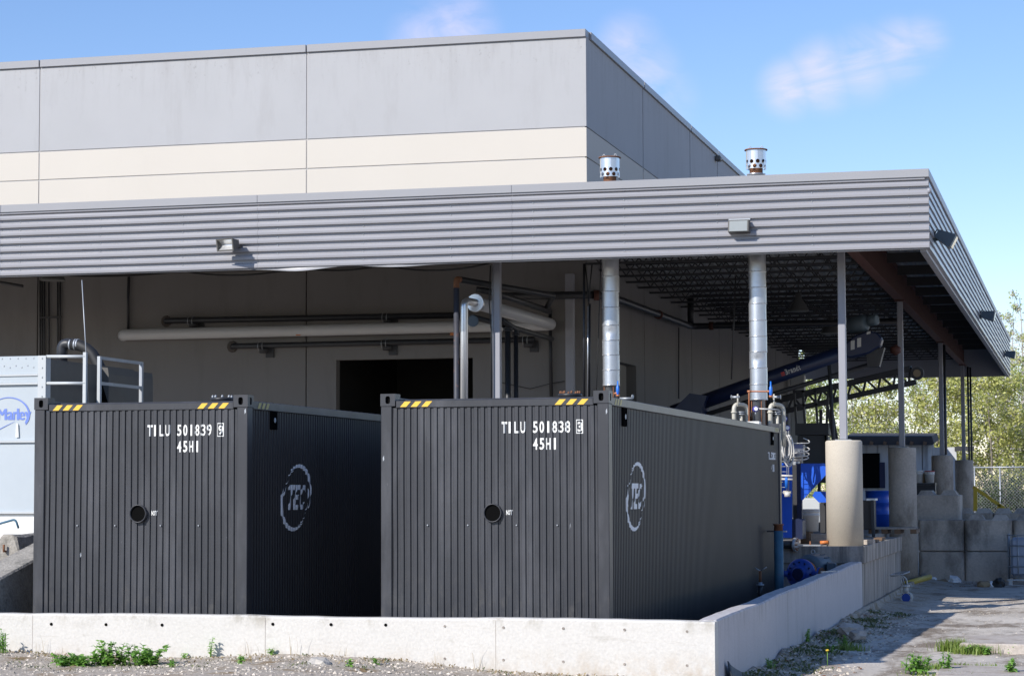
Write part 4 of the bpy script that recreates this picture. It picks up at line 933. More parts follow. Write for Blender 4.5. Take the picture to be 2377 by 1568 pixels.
MB().box((pc.x-.25, pc.y-.1, 0), (pc.x+.3, pc.y+.95, .06)).build('base_plate', 'dark_steel', t); MB().box((pc.x-.12, pc.y+.0, .06), (pc.x+.12, pc.y+.1, pc.z-.15)).build('pedestal', 'blue_pump', t)
MB().box((pc.x+.02, pc.y+.45, .06), (pc.x+.3, pc.y+.7, pc.z-.1)).build('pedestal', 'dark_steel', t)

p = aY(1807, 1290, 10.6); t = thing('standpipe', 'weathered blue-green standpipe with rusty cap beside the container', 'pipe', (p.x, 10.6, 0))
zt = aY(1807, 1218, 10.6).z
MB().tube([(p.x, 10.6, -.05), (p.x, 10.6, zt-.08)], .068, 16).build('pipe', 'teal_steel', t)
MB().lathe([(.066, zt-.08), (.064, zt), (.078, zt), (.078, zt+.02)], (p.x, 10.6, 0), (0, 0, 1), 16).build('rusty_collar', 'rust', t)
MB().box((p.x-.17, 10.57, zt-.10), (p.x-.066, 10.63, zt-.075)).build('bracket', 'dark_steel', t)
MB().box((p.x+.066, 10.57, zt-.10), (p.x+.12, 10.63, zt-.08)).build('bracket', 'galv_dull', t)
p = aY(1764, 1350, 9.6); t = thing('lever_valve', 'rusty drain valve with forked handle at the container side', 'valve', (p.x, 9.6, p.z-.3))
B = lambda x, y: aY(x, y, 9.6)
MB().tube([B(1764, 1324), B(1764, 1352)], .022, 10).build('stem', 'rust', t)
MB().tube([B(1764, 1324), B(1749, 1315)], .008, 6).build('handle', 'galv_dull', t); MB().tube([B(1764, 1324), B(1779, 1315)], .008, 6).build('handle', 'galv_dull', t)
MB().lathe([(.055, 0), (.055, .02), (.03, .02), (.03, .05)], B(1764, 1358), (0, 0, 1), 14).build('body', 'galv_dull', t)
for s in (-1, 1): MB().tube([B(1764+s*3, 1360), B(1762+s*5, 1374)], .006, 6).build('prong', 'galv_dull', t)
MB().tube([B(1764, 1352), B(1764, 1400)], .03, 10).build('tail_pipe', 'pipe_black', t)
z = .712
t = thing('wrench', 'long steel wrench lying on top of the wall', 'tool', (1.05, 10.9, z))
MB().bar((.98, 9.9, .715), (1.16, 10.25, .715), .025, .014).build('handle', 'galv_dull', t)
MB().lathe([(.03, 0), (.03, .014)], (1.165, 10.26, .708), (0, 0, 1), 10).build('head', 'galv_dull', t)

# ================================================================== PIPES UNDER THE CANOPY
W = lambda x, y, Y=19.85: aY(x, y, Y)
t = thing('insulated_pipe', 'thick white insulated pipe along the wall turning towards the viewer', 'pipe', W(700, 780))
P0 = aY(1104, 703, 15.3); P1 = aY(1281, 753, 19.75); zz = (P0.z+P1.z)/2
wl0 = W(275, 777)
P0.z = P0.z; pts = bend([P0, Vector((P1.x, P1.y, P1.z)), Vector((wl0.x+.15, 19.85, wl0.z)), Vector((wl0.x, 20.08, wl0.z))], .16, 6)
MB().tube(pts, .115, 18).build('jacket', 'pipe_white', t)
MB().lathe([(.155, 0), (.16, .012), (.16, .06), (.155, .07)], P0-Vector((.0, .05, 0)), (P1-P0), 26).build('end_collar', 'aluminium', t)
for px in (692, 1050):
    q = W(px, 775, 19.735); MB().add([(q.x-.05, 19.728, q.z-.03), (q.x+.05, 19.728, q.z-.03), (q.x+.05, 19.733, q.z+.03), (q.x-.05, 19.733, q.z+.03)], [(0, 1, 2, 3)]).build('orange_label', 'orange', t, recalc=False)
t = thing('silver_pipe', 'bright silver vertical pipe with elbow between the containers', 'pipe', aY(1076, 920, 15.0))
S = lambda x, y: aY(x, y, 15.0)
MB().tube(bend([Vector((S(1076, 900).x, 15.0, 0.9)), S(1077, 697), P0+Vector((0, -.1, 0)), P0+Vector((.01, .05, 0))], .16, 6), .0675, 18).build('pipe', 'aluminium', t)
t = thing('rusty_riser', 'dark steel riser pipe with rusted top elbow', 'pipe', aY(1059, 920, 14.6))
S2 = lambda x, y: aY(x, y, 14.6); q = S2(1059, 655)
MB().tube([Vector((q.x, 14.6, .9)), S2(1059, 668)], .05, 14).build('riser', 'rusty_pipe', t)
MB().tube(bend([S2(1059, 668), Vector((q.x, 14.6, q.z+.06)), Vector((q.x+.02, 14.78, q.z+.06))], .1, 5), .052, 14).build('elbow', 'rust', t)
MB().tube([Vector((q.x+.02, 14.76, q.z+.06)), Vector((q.x+1.0, 17.6, q.z+.0)), W(1268, 716, 19.3)], .055, 10).build('return_pipe', 'pipe_black', t)
def wall_pipe(x0, y0, x1, y1, r, brs, lab, yy=19.92):
    a, b = aY(x0, y0, yy), aY(x1, y1, yy); t = thing('wall_pipe', lab, 'pipe', a, 0, 'black pipes on the warehouse wall')
    MB().tube([(a.x-.0, 20.09, a.z), (a.x+.06, yy, a.z), (b.x, yy, b.z)], r, 10).build('pipe', 'pipe_black', t)
    MB().lathe([(.12, 0), (.11, .02)], (a.x, 20.09, a.z), (0, -1, 0), 10).build('wall_patch', 'cabinet_brown', t)
    for bx in brs:
        c = a+(b-a)*((bx-x0)/(x1-x0)); br = MB().box((c.x+.03, 20.06, c.z-.24), (c.x+.2, 20.096, c.z-.02)).build('bracket', 'dark_steel', t)
        MB().tube([(c.x-.04, yy-.02, c.z-.1), (c.x+.12, yy+.03, c.z-.1)], .06, 10).build('roller', 'dark_steel', br)
        for s in (-.06, .03): MB().tube(arc((c.x+s, yy, c.z-.02), (0, .075, 0), (0, 0, .09), 0, 2*math.pi, 14), .006, 5).build('u_bolt', 'galv_dull', br)
wall_pipe(378, 744, 1070, 731, .06, (447, 900), 'upper black pipe above the white insulated pipe')
wall_pipe(532, 803, 1240, 787, .055, (610, 900, 1222), 'lower black pipe below the white insulated pipe')
for (x, Y, r, y0, y1, lab, mt) in ((1178, 16.4, .052, 765, 940, 'thicker black drop pipe right of the steel column', 'pipe_black'), (1197, 16.6, .042, 775, 940, 'thinner black drop pipe right of the steel column', 'pipe_black')):
    a = aY(x, y0, Y); t = thing('drop_pipe', lab, 'pipe', (a.x, Y, DOCK), 0, 'drop pipes')
    MB().tube([(a.x, Y, DOCK), (a.x, Y, a.z)], r, 12).build('pipe', 'teal_steel' if False else mt, t)
    MB().lathe([(r*1.75, 0), (r*1.75, .03), (r*1.2, .03), (r*1.2, .045), (r*1.75, .045), (r*1.75, .075)], (a.x, Y, a.z-.03), (0, 0, 1), 16).build('flange', 'pipe_black', t)
    MB().tube([(a.x, Y, a.z+.02), (a.x, Y, a.z+.1), (a.x-.1, Y-.6, a.z+.22)], r*.95, 10).build('elbow', 'pipe_black', t)
tag(MB().tube([aY(1095, 735, 15.6), aY(1180, 757, 16.6), aY(1280, 786, 19.5)], .05, 10).build('header_pipe', 'pipe_black'), 'black header pipe running back under the white pipe', 'pipe')
tag(MB().lathe([(.10, 0), (.10, .03)], aY(1097, 745, 15.55), (.05, 1, 0), 18).build('blind_flange', 'motor_grey'), 'grey blind flange below the silver elbow', 'flange')
tag(MB().tube(bend([aY(1105, 672, 15.7), aY(1135, 676, 15.8), aY(1180, 690, 16.5), aY(1275, 722, 19.4)], .2, 3), .06, 10).build('header_pipe', 'pipe_black'), 'black header pipe running back above the white pipe', 'pipe')
def lineobj(name, pts, r, m, lab, cat='conduit', n=7): return tag(MB().tube(pts, r, n).build(name, m), lab, cat)
c = steel = aY(1142, 700, 14.98)
lineobj('conduit', [aY(1142, 616, 14.98), aY(1142, 925, 14.98)], .012, 'galv_dull', 'grey conduit strapped to the steel column')
lineobj('hanging_cable', [aY(1138, 616, 14.95), aY(1135, 700, 14.95), aY(1140, 770, 14.95), aY(1140, 925, 14.95)], .011, 'rubber', 'black cable hanging along the steel column', 'cable')
lineobj('conduit', [aY(1355, 612, 15.2), aY(1355, 925, 15.2)], .022, 'pipe_black', 'black vertical conduit left of the left stack')
lineobj('conduit', [aY(1368, 705, 15.25), aY(1367, 925, 15.25)], .022, 'pipe_black', 'black and silver vertical conduit nearest the left stack')
lineobj('silver_rod', [aY(1364.5, 710, 15.2), aY(1363, 925, 15.2)], .010, 'aluminium', 'thin silver rod left of the left stack', 'rod')
lineobj('hanging_cable', [aY(1357, 612, 15.2), aY(1362, 650, 15.2), aY(1366, 700, 15.2)], .014, 'rubber', 'black cable slanting from the canopy to the silver rod', 'cable')
lineobj('hanging_cable', [aY(1374, 612, 15.2), aY(1369, 660, 15.2), aY(1366, 705, 15.2)], .012, 'rubber', 'black cable curving from the canopy left of the stack', 'cable')
lineobj('hanging_cable', [aY(1394, 612, 15.2), aY(1391, 700, 15.2), aY(1388, 800, 15.2), aY(1383, 925, 15.2)], .008, 'rubber', 'thin dark cable between the silver rod and the left stack', 'cable')
lineobj('sprinkler_pipe', bend([aY(1164, 687, 19.3), aY(1378, 684, 19.3)], .1), .075, 'pipe_black', 'black sprinkler main crossing the warehouse corner', 'pipe', 10)
t = thing('sprinkler_pipe', 'dark sprinkler pipe along the warehouse side wall with red couplings', 'pipe', aY(1380, 685, 19.3))
xs_ = XB+.25; e0 = aX(1378, 685, xs_ if xs_ > -99 else 0); 
k0 = aX(1440, 698, xs_); k1 = aX(1603, 757, xs_)
MB().tube(bend([aY(1376, 684, 19.3), Vector((xs_, k0.y-1, k0.z)), Vector((xs_, k1.y, k1.z)), Vector((.5, k1.y, k1.z-.0))], .2), .075, 10).build('main', 'pipe_black', t)
for q in (aY(1385, 685, 19.3), aX(1528, 730, xs_)): MB().lathe([(.10, -.06), (.10, .06)], q, (0, 1, 0) if q.y > 20 else (1, .3, 0), 14).build('coupling', 'red_primer', t)
q = Vector((xs_+.5, k1.y, k1.z)); MB().lathe([(.1, -.05), (.1, .05)], q, (1, 0, 0), 14).build('coupling', 'red_primer', t)
MB().tube([Vector((xs_, k1.y, k1.z)), Vector((xs_, k1.y, 6.5))], .08, 10).build('riser', 'pipe_black', t)
# conduits on the wall at left
for x, y0, y1, lab in ((93, 650, 890, 'wall conduit leftmost of the group above the cooling tower'), (97.5, 650, 890, 'wall conduit second of the group above the cooling tower'), (103, 650, 890, 'wall conduit third of the group above the cooling tower'), (113.5, 650, 870, 'wall conduit standing apart in the group above the cooling tower'), (134, 650, 860, 'wall conduit fifth of the group above the cooling tower'), (139.5, 650, 800, 'wall conduit rightmost of the group above the cooling tower')):
    tag(MB().tube([W(x, y0, 20.05), W(x, y1, 20.05)], .017, 6).build('wall_conduit', 'pipe_black'), lab, 'conduit', 'wall conduits')
tag(MB().bar(W(92, 737, 20.02), W(142, 735, 20.02), .03, .04).build('conduit_strut', 'dark_steel'), 'short horizontal strut holding the wall conduits', 'strut')
lineobj('wall_conduit', [W(299, 640, 20.03), W(297, 690, 20.03), W(297.5, 765, 20.03)], .03, 'pipe_black', 'single black conduit dropping to the left end of the white pipe')
lineobj('wall_conduit', [W(1276, 715, 20.0), W(1279, 920, 20.0)], .035, 'pipe_black', 'black conduit on the wall right of the loading doorway')
lineobj('wall_cable', [W(1164, 887, 20.0), W(1230, 902, 20.0), W(1275, 890, 20.0), W(1310, 884, 20.0)], .008, 'rubber', 'thin cable sagging along the wall right of the doorway', 'cable')
lineobj('tie_bar', [aY(0, 655, 17), aY(53, 664, 17)], .03, 'dark_steel', 'dark bar hanging below the canopy at far left', 'bar')
for x, y0, y1, lab in ((1575, 760, 925, 'thin vertical conduit on the shaded side wall'), (1707, 640, 880, 'thin wire hanging down left of the right stack')):
    p = aX(x, 800, XB+.05) if x < 1600 else aY(x, 800, 20); Yq = p.y
    tag(MB().tube([aY(x, y0, Yq), aY(x-(10 if x > 1600 else 0), y1, Yq)], .016, 6).build('wall_conduit', 'pipe_black'), lab, 'conduit')
# lamps under the canopy
def pendant(px, py, Y, w, lab):
    p = aY(px, py, Y); t = thing('pendant_lamp', lab, 'lamp', p, 0, 'pendant lamps under the canopy', local=True)
    MB().lathe([(w, 0), (w*.98, .02), (w*.7, .16), (w*.4, .26), (w*.3, .3), (w*.3, .42)], (0, 0, 0), (0, 0, 1), 22).build('shade', 'lamp_enamel', t)
    MB().tube([(0, 0, .4), (0, 0, 6.65-p.z)], .012, 6).build('stem', 'dark_steel', t)
pendant(1853, 723, 27.5, .24, 'bell-shaped pendant lamp left of the first canopy column')
pendant(1928, 774, 33.0, .26, 'bell-shaped pendant lamp low behind the first canopy column')
pendant(123, 651, 17.0, .24, 'round pendant lamp at far left under the canopy')

# ================================================================== COOLING TOWER AT LEFT
TY = 6.0
T = lambda x, y, Y=TY: aY(x, y, Y)
ct = thing('cooling_tower', 'pale blue-white panelled cooling tower behind the left container', 'cooling tower', T(0, 1250))
XR = T(92, 950).x; XL = -13.5
def tz(y): return T(60, y).z
for (ya, yb, off) in ((826, 868, .0), (872, 888, -.012), (892, 1022, .012), (1026, 1188, .006)):
    MB().box((XL, TY+off, tz(yb)), (XR-.02, TY+.06, tz(ya))).build('panel', 'tower_white', ct, bevel=.005)
for y in (870, 890, 1024, 1189): MB().box((XL, TY-.03, tz(y)-.013), (XR-.02, TY+.05, tz(y)+.013)).build('seam_strip', 'tower_trim', ct)
MB().box((XL, TY+.02, tz(1250)), (XR-.03, TY+.06, tz(1192))).build('lower_panel', 'letter_white', ct)
MB().box((XL, TY+.07, 0), (XR-.04, TY+3.2, tz(830))).build('tower_body', 'lamp_bronze', ct)
cp = MB().box((XR-.018, TY-.03, tz(1250)), (XR+.10, TY+.02, tz(826))).box((XR+.09, TY+.02, tz(1250)), (XR+.10, TY+.12, tz(826))).build('corner_post', 'tower_trim', ct)
for k in range(14): MB().lathe([(.012, 0), (.01, .01)], (XR+.045, TY-.03, tz(832+k*22)), (0, -1, 0), 8).build('bolt', 'galv_dull', cp)
rv = MB(); rnd = random.Random(5)
for k in range(30): rv.lathe([(.011, 0), (.009, .008)], (XR-.1-.045*2*k, TY, tz(848 if k % 2 else 852)), (0, -1, 0), 6); rv.lathe([(.011, 0), (.009, .008)], (XR-.1-.12*k, TY, tz(831)), (0, -1, 0), 6)
stuff(rv.build('rivets', 'galv_dull', ct))
def rail(a, b, posts, r, lab=None):
    for q in (a, b): pass
for y in (827, 889): MB().tube([T(108, y), T(199, y)], .022, 8).build('guard_rail', 'tower_trim', ct)
MB().box((T(194, 820).x, TY-.02, 2.5), (T(201, 820).x, TY+.03, tz(820))).build('rail_post', 'tower_trim', ct)
p0 = aY(231, 830, 7.0)
for y0, y1 in ((830, 842.5), (889, 896)):
    a = aY(231, y0, 7.0); b = aX(328, y1, a.x+.001); MB().bar(a, Vector((a.x, b.y, a.z)), .03, .045).build('guard_rail', 'galv_dull', ct)
b = aX(328, 842, p0.x)
MB().box((p0.x-.022, 6.97, 2.4), (p0.x+.022, 7.03, p0.z+.02)).build('rail_post', 'tower_trim', ct)
MB().box((p0.x-.022, b.y-.03, 2.4), (p0.x+.022, b.y+.03, p0.z+.02)).build('rail_post', 'galv_dull', ct)
MB().box((XR+.15, TY+.05, 2.6), (p0.x+.05, b.y+.1, 2.68)).build('deck', 'galv_dull', ct)
# fan housing
hz = aY(180, 846, 8.2)
MB().prism([aY(108, 846, 8.0), aY(165, 847, 8.0), aY(250, 853, 8.0), aY(252, 868, 8.0), aY(252, 940, 8.0), aY(108, 940, 8.0)], (0, 1.6, 0)).build('fan_housing', 'lamp_bronze', ct)
MB().prism([aY(108, 882, 7.96), aY(180, 886, 7.96), aY(235, 890, 7.96), aY(252, 945, 7.96), aY(108, 945, 7.96)], (0, .03, 0)).build('louvre_void', 'black', ct)
# swoosh and word on the panel
Yw = TY-.0+.0115-.003+.0
fnw = lambda u, v: (u, Yw, v)
for ch, x0, w, y0, h in (('M', -7, 21, 974, 26), ('a', 15.5, 12.5, 974, 19), ('r', 29, 8, 974, 19), ('l', 38, 3.6, 974, 26.5), ('e', 42.8, 12.6, 974, 19), ('y', 56, 14, 981, 26)):
    v2, fq = glyph(ch, 0.0); a = T(x0, y0); b = T(x0+w, y0-h); mb = MB()
    for k, s_ in enumerate((0, .018, .036)): mb.add([(a.x+(b.x-a.x)*u*.94+s_*.5, Yw-.0006*k, a.z+(b.z-a.z)*v) for u, v in v2], fq)
    mb.build('letter', 'logo_blue', ct, recalc=False)
V = []; n = 26
for i in range(n+1):
    th = rad(150)+(rad(-35)-rad(150))*i/n; w = .9+5.0*(i/n)**1.5*(1-(i/n)**6)
    cx, cy = 14, 962
    for s in (-1, 1):
        V.append(T(cx+(47+s*w*.6)*math.cos(th)+6, cy-(40+s*w*.6)*math.sin(th)-0))
MB().add([(v.x, Yw-.0035, v.z) for v in V], [(2*i, 2*i+1, 2*i+3, 2*i+2) for i in range(n)]).build('swoosh', 'logo_blue', ct, recalc=False)
V = [T(-5, 998), T(-5, 996), T(15, 986), T(34, 977), T(34, 977.6), T(15, 987.5)]
MB().add([(v.x, Yw-.0035, v.z) for v in V], [(0, 1, 2, 5), (2, 3, 4, 5)]).build('swoosh', 'logo_blue', ct, recalc=False)
MB().prism([T(37, 1014, TY), T(44, 1014, TY), T(42.5, 984, TY), T(40, 981, TY), T(38.5, 984, TY)], (0, -.012, 0)).build('hasp', 'letter_white', ct)
# hose and elbow
t = thing('suction_hose', 'black hose with cast elbow arching over the cooling tower', 'hose', aY(146, 845, 8.4))
E = lambda x, y, Y=8.4: aY(x, y, Y)
MB().tube(bend([E(144, 860), E(144, 797), E(172, 799)], .14, 6), .082, 14).build('elbow', 'pipe_black', t)
MB().lathe([(.12, 0), (.12, .03)], E(144, 846), (0, 0, 1), 16).build('flange', 'motor_grey', t)
for x in (165, 176, 181): MB().lathe([(.087, -.012), (.087, .012)], E(x, 799.5), (1, 0, -.05), 16).build('hose_clamp', 'galv_dull', t)
MB().tube([E(168, 799), E(185, 801), E(200, 808), E(215, 822), E(228, 845), E(240, 875), E(252, 905), E(262, 940), E(268, 975)], .085, 14).build('hose', 'rubber', t)
lineobj('guy_wire', [aY(190, 650, 7.2), aY(198, 790, 7.2), aY(205, 935, 7.2)], .007, 'galv_dull', 'thin wire slanting from the canopy to the cooling tower', 'wire')
t = thing('drain_pipe', 'thin dark green bent pipe below the cooling tower panels', 'pipe', T(20, 1245, 5.5))
MB().tube(bend([T(-40, 1232, 5.5), T(0, 1214, 5.5), T(36, 1204, 5.5), T(43, 1225, 5.5)], .05), .016, 8).build('pipe', 'blue_dark' if False else 'teal_steel', t)
# ramp wall and road barrier
r0 = aX(0, 1341, -6.6); r1 = aX(71, 1303, -6.6); sl_ = (r1.z-r0.z)/(r1.y-r0.y)
def rz(y): return r0.z+sl_*(y-r0.y)
m = MB(); yA, yB = -.88, 1.5; m.prism([(-6.6, yA, -.1), (-6.6, yB, -.1), (-6.6, yB, rz(yB)), (-6.6, yA, rz(yA))], (-.42, 0, 0))
tag(m.build('ramp_wall', 'barrier_concrete', bevel=.02), 'sloping concrete ramp wall at the left edge beside the container', 'wall')
tag(MB().box((-13, 1.52, -.1), (-6.62, 12, .62)).build('tower_plinth', 'dirty_concrete'), 'low concrete plinth under the cooling tower', 'plinth')
bc = aY(12, 1305, 2.2); bx = aY(20, 1240, 2.2).x
t = thing('road_barrier', 'rough grey concrete road barrier end at the left edge', 'barrier', (bx, 2.2, .62))
zt = aY(20, 1239, 2.2).z
prof = [(-.30, .62), (-.30, .75), (-.20, .95), (-.10, zt-.03), (-.07, zt), (.07, zt), (.10, zt-.03), (.20, .95), (.30, .75), (.30, .62)]
m = MB(); rnd = random.Random(9); vs = []; n = 14
for i in range(n+1):
    for x, z in prof: vs.append((bx+x+rnd.uniform(-.012, .012), 2.2+3.0*i/n+(rnd.uniform(-.02, .02) if i == 0 else 0), z+rnd.uniform(-.012, .008)))
k = len(prof); fs = [(i*k+j, i*k+j+1, i*k+k+j+1, i*k+k+j) for i in range(n) for j in range(k-1)]; fs.append(tuple(range(k)))
m.add(vs, fs); m.build('body', 'barrier_concrete', t)
MB().tube([(bx-.03, 2.25, zt-.2), (bx-.03, 2.14, zt-.2), (bx-.03, 2.14, zt-.12)], .014, 8).build('lifting_hook', 'rust', t)
MB().tube([(bx-.12, 2.16, .68), (bx+.0, 2.16, .74)], .05, 10).build('drain_notch', 'black', t)

# ================================================================== UNDER THE CANOPY, FARTHER BACK
AY = 24.0
a0, a1 = aY(1560, 957, AY), aY(2015, 797, AY); ad = (a1-a0).normalized(); au = Vector((0, -1, 0)).cross(ad).normalized()
if au.z < 0: au = -au
t = thing('grain_auger', 'dark blue auger tube slanting up under the canopy', 'auger', a0)
MB().tube([a0, a1], .155, 20).build('tube', 'blue_dark', t)
MB().tube([a0+au*.02+Vector((0, .3, -.25)), a1+Vector((0, .3, -.42))], .05, 8).build('stay_bar', 'dark_steel', t)
hc = aY(2005, 800, AY-.1)
MB().prism([aY(1955, 803, AY-.2), aY(1980, 780, AY-.2), aY(2010, 768, AY-.2), aY(2034, 770, AY-.2), aY(2047, 785, AY-.2), aY(2042, 803, AY-.2), aY(2015, 820, AY-.2), aY(1975, 830, AY-.2), aY(1958, 826, AY-.2)], (0, .42, 0)).build('head_casing', 'blue_dark', t, bevel=.03)
MB().prism([aY(2010, 815, AY-.1), aY(2052, 806, AY-.1), aY(2046, 826, AY-.1), aY(2040, 850, AY-.1), aY(2012, 852, AY-.1)], (0, .3, 0)).build('discharge_chute', 'dark_steel', t)
mo_ = aY(1990, 752, AY); MB().lathe([(.1, -.22), (.17, -.18), (.18, .18), (.12, .22)], mo_, (1, -.5, .1), 16).build('motor', 'motor_grey', t)
MB().lathe([(.06, -.05), (.12, .0), (.12, .18), (.08, .2)], aY(2016, 744, AY), (1, -.5, .1), 14).build('gearbox', 'motor_grey', t)
for (x0, y0, x1, y1) in ((1974, 791, 1983, 812), (1989, 785, 1998, 806), (2011, 770, 2020, 776)):
    MB().add([aY(x0, y1, AY-.206), aY(x1, y1-2, AY-.206), aY(x1, y0-2, AY-.206), aY(x0, y0, AY-.206)], [(0, 1, 2, 3)]).build('warning_label', 'lamp_white', t, recalc=False)
ta = aY(1818, 868, AY); s0 = (ta-a0).dot(ad); 
def oncyl(s, v): a = v/.155; return a0+ad*s+(au*math.sin(a)+Vector((0, -1, 0))*math.cos(a))*.1585
s = s0+.06
for ch, w, h, dz in (('B', .062, .115, 0), ('r', .036, .082, 0), ('a', .048, .082, 0), ('n', .048, .082, 0), ('d', .05, .115, 0), ('t', .036, .105, 0)):
    v2, fq = glyph(ch, .03); MB().add([oncyl(s+x*w, -.06+y*h) for x, y in v2], fq).build('letter', 'lamp_white', t, recalc=False); s += w+.010
MB().add([oncyl(s0-.03, -.055), oncyl(s0+.045, -.055), oncyl(s0+.045, .02), oncyl(s0-.03, .02)], [(0, 1, 2, 3)]).build('red_mark', 'red_paint', t, recalc=False)
MB().prism([aY(1562, 950, AY-.4), aY(1600, 912, AY-.4), aY(1640, 918, AY-.4), aY(1625, 960, AY-.4), aY(1570, 975, AY-.4)], (0, .8, 0)).build('intake_hopper', 'blue_dark', t)
MB().tube([a0+(a1-a0)*.5+Vector((0, .1, -.15)), Vector(((a0+(a1-a0)*.5).x-.3, AY+.1, DOCK))], .05, 8).build('prop_leg', 'dark_steel', t)
MB().tube([a0+(a1-a0)*.8+Vector((0, .1, -.15)), Vector(((a0+(a1-a0)*.8).x+.1, AY+.6, DOCK))], .04, 8).build('prop_leg', 'dark_steel', t)
tag(MB().lathe([(.0, -.12), (.11, -.06), (.12, 0), (.11, .06), (0, .12)], aY(2078, 812, 26), (0, 0, 1), 16).build('round_float', 'red_primer'), 'dull red ball hanging behind the auger head', 'ball')

t = thing('truss_conveyor', 'black lattice truss conveyor slanting under the canopy behind the second column', 'conveyor', aY(1900, 1000, 29))
for Y in (28.9, 29.7):
    tp = [aY(1740, 945, Y), aY(2112, 856, Y)]; bt = [aY(1740, 972, Y), aY(2126, 886, Y)]
    MB().bar(tp[0], tp[1], .09, .12).build('top_chord', 'dark_steel', t); MB().bar(bt[0], bt[1], .09, .12).build('bottom_chord', 'dark_steel', t)
    n = 11
    for i in range(n):
        f = i/n; g = (i+.5)/n; h = (i+1)/n
        A_ = tp[0].lerp(tp[1], f); B_ = bt[0].lerp(bt[1], g); C_ = tp[0].lerp(tp[1], h)
        MB().bar(A_, B_, .05).build('web_bar', 'dark_steel', t); MB().bar(B_, C_, .05).build('web_bar', 'dark_steel', t)
e1, e2 = aY(2128, 866, 28.8), aY(2128, 866, 29.85)
ro = MB().tube([e1, e2], .155, 20).build('end_roller', 'galv_dull', t); MB().lathe([(.15, 0), (.15, .02), (.09, .02)], e1-Vector((0, .03, 0)), (0, 1, 0), 18).build('roller_cap', 'dark_steel', ro)
MB().lathe([(.085, 0), (.085, .02)], e1-Vector((0, .055, 0)), (0, 1, 0), 16).build('roller_hub', 'cardboard', ro)
b0, b1 = aY(1740, 940, 29.3), aY(2115, 852, 29.3); MB().bar(b0, b1, .7, .04).build('belt', 'rubber', t)
for px in (1770, 1905): 
    for Y in (28.9, 29.7): q = aY(px, 950, Y); MB().bar(q, Vector((q.x-.1, Y, DOCK)), .07).build('support_leg', 'dark_steel', t)
t = thing('feed_bin', 'tall dark steel feed bin with railings left of the first pier', 'bin', aY(1885, 1100, 26))
Bn = lambda x, y, Y=26: aY(x, y, Y)
MB().box(Bn(1845, 1009), Bn(1922, 981)+Vector((0, 1.2, 0))).build('platform', 'dark_steel', t)
MB().box(Bn(1852, 1120), Bn(1914, 1010)+Vector((0, 1.0, 0))).build('bin_body', 'dark_steel', t)
for x in (1848, 1868, 1897, 1918):
    MB().bar(Bn(x, 983), Bn(x-(6 if x < 1900 else -4), 905), .05).build('railing_post', 'dark_steel', t)
for y in (940, 908): MB().bar(Bn(1844, y), Bn(1920, y-2), .05).build('railing_bar', 'dark_steel', t)
for x in (1914, 1917): MB().bar(Bn(x, 1010), Bn(x+3, 1120), .07).build('leg', 'dark_steel', t)
MB().bar(Bn(1918, 930), Bn(1936, 1030), .06).build('ladder_rail', 'dark_steel', t); MB().bar(Bn(1926, 930, 26.4), Bn(1944, 1030, 26.4), .06).build('ladder_rail', 'dark_steel', t)
tag(MB().box(aY(1836, 1100, 50), aY(1866, 868, 50)+Vector((0, .4, 0))).build('end_pillar', 'tower_trim', bevel=.02), 'pale wall pillar at the far end of the warehouse side', 'pillar')

# things on the far dock
t = thing('blue_drum', 'blue steel drum between the first and second piers', 'drum', aY(2037, 1221, 32))
q = aY(2037, 1221, 32); h = aY(2037, 1138, 32).z-q.z; r = .285
MB().lathe([(r, 0), (r, h*.32), (r+.014, h*.335), (r+.014, h*.35), (r, h*.365), (r, h*.64), (r+.014, h*.655), (r+.014, h*.67), (r, h*.685), (r, h-.02), (r+.012, h-.015), (r+.012, h), (r-.02, h-.01)], q, (0, 0, 1), 28).build('shell', 'blue_paint', t)
MB().lathe([(.03, 0), (.03, .015)], q+Vector((.1, -.1, h-.01)), (0, 0, 1), 10).build('bung', 'galv_dull', t)
t = thing('brown_cabinet', 'brown cabinet with white top edge right of the first pier', 'cabinet', aY(2012, 1222, 22))
MB().box(aY(1990, 1228, 22), aY(2027, 1160, 22)+Vector((0, .5, 0))).build('body', 'cabinet_brown', t, bevel=.01)
MB().box(aY(2010, 1161, 21.97), aY(2031, 1156, 21.97)+Vector((0, .5, 0))).build('top_edge', 'letter_white', t)
MB().bar(aY(2024, 1160, 21.95), aY(2027, 1245, 21.95), .06).build('leg', 'dark_steel', t)
t = thing('pallet', 'weathered wooden pallet at the foot of the second pier', 'pallet', aY(2070, 1232, 23))
for k in range(4): q = aY(2006, 1224, 22.4); MB().box((q.x, 22.4+k*.28, q.z-.03), (aY(2122, 1224, 22.4).x, 22.6+k*.28, q.z+.0)).build('deck_board', 'dirty_concrete', t)
for px in (2015, 2045, 2075, 2112): q = aY(px, 1232, 22.42); MB().box((q.x, 22.42, q.z-.05), (q.x+.12, 23.4, aY(2006, 1224, 22.4).z-.032)).build('block', 'wood', t)
t = thing('plank', 'short sunlit offcut lying on the dock edge right of the first pier', 'plank', aY(2018, 1268, 15.4))
MB().box(aY(2004, 1262, 16.1)+Vector((0, 0, -.08)), aY(2026, 1252, 16.1)+Vector((0, .4, 0))).build('board', 'block_concrete', t, bevel=.008)
MB().box((1.0, 17.3, DOCK+.012), (1.12, 17.8, DOCK+.05)).build('batten', 'wood', t); MB().box((.95, 18.6, DOCK+.012), (1.1, 19.3, DOCK+.06)).build('batten', 'wood', t)
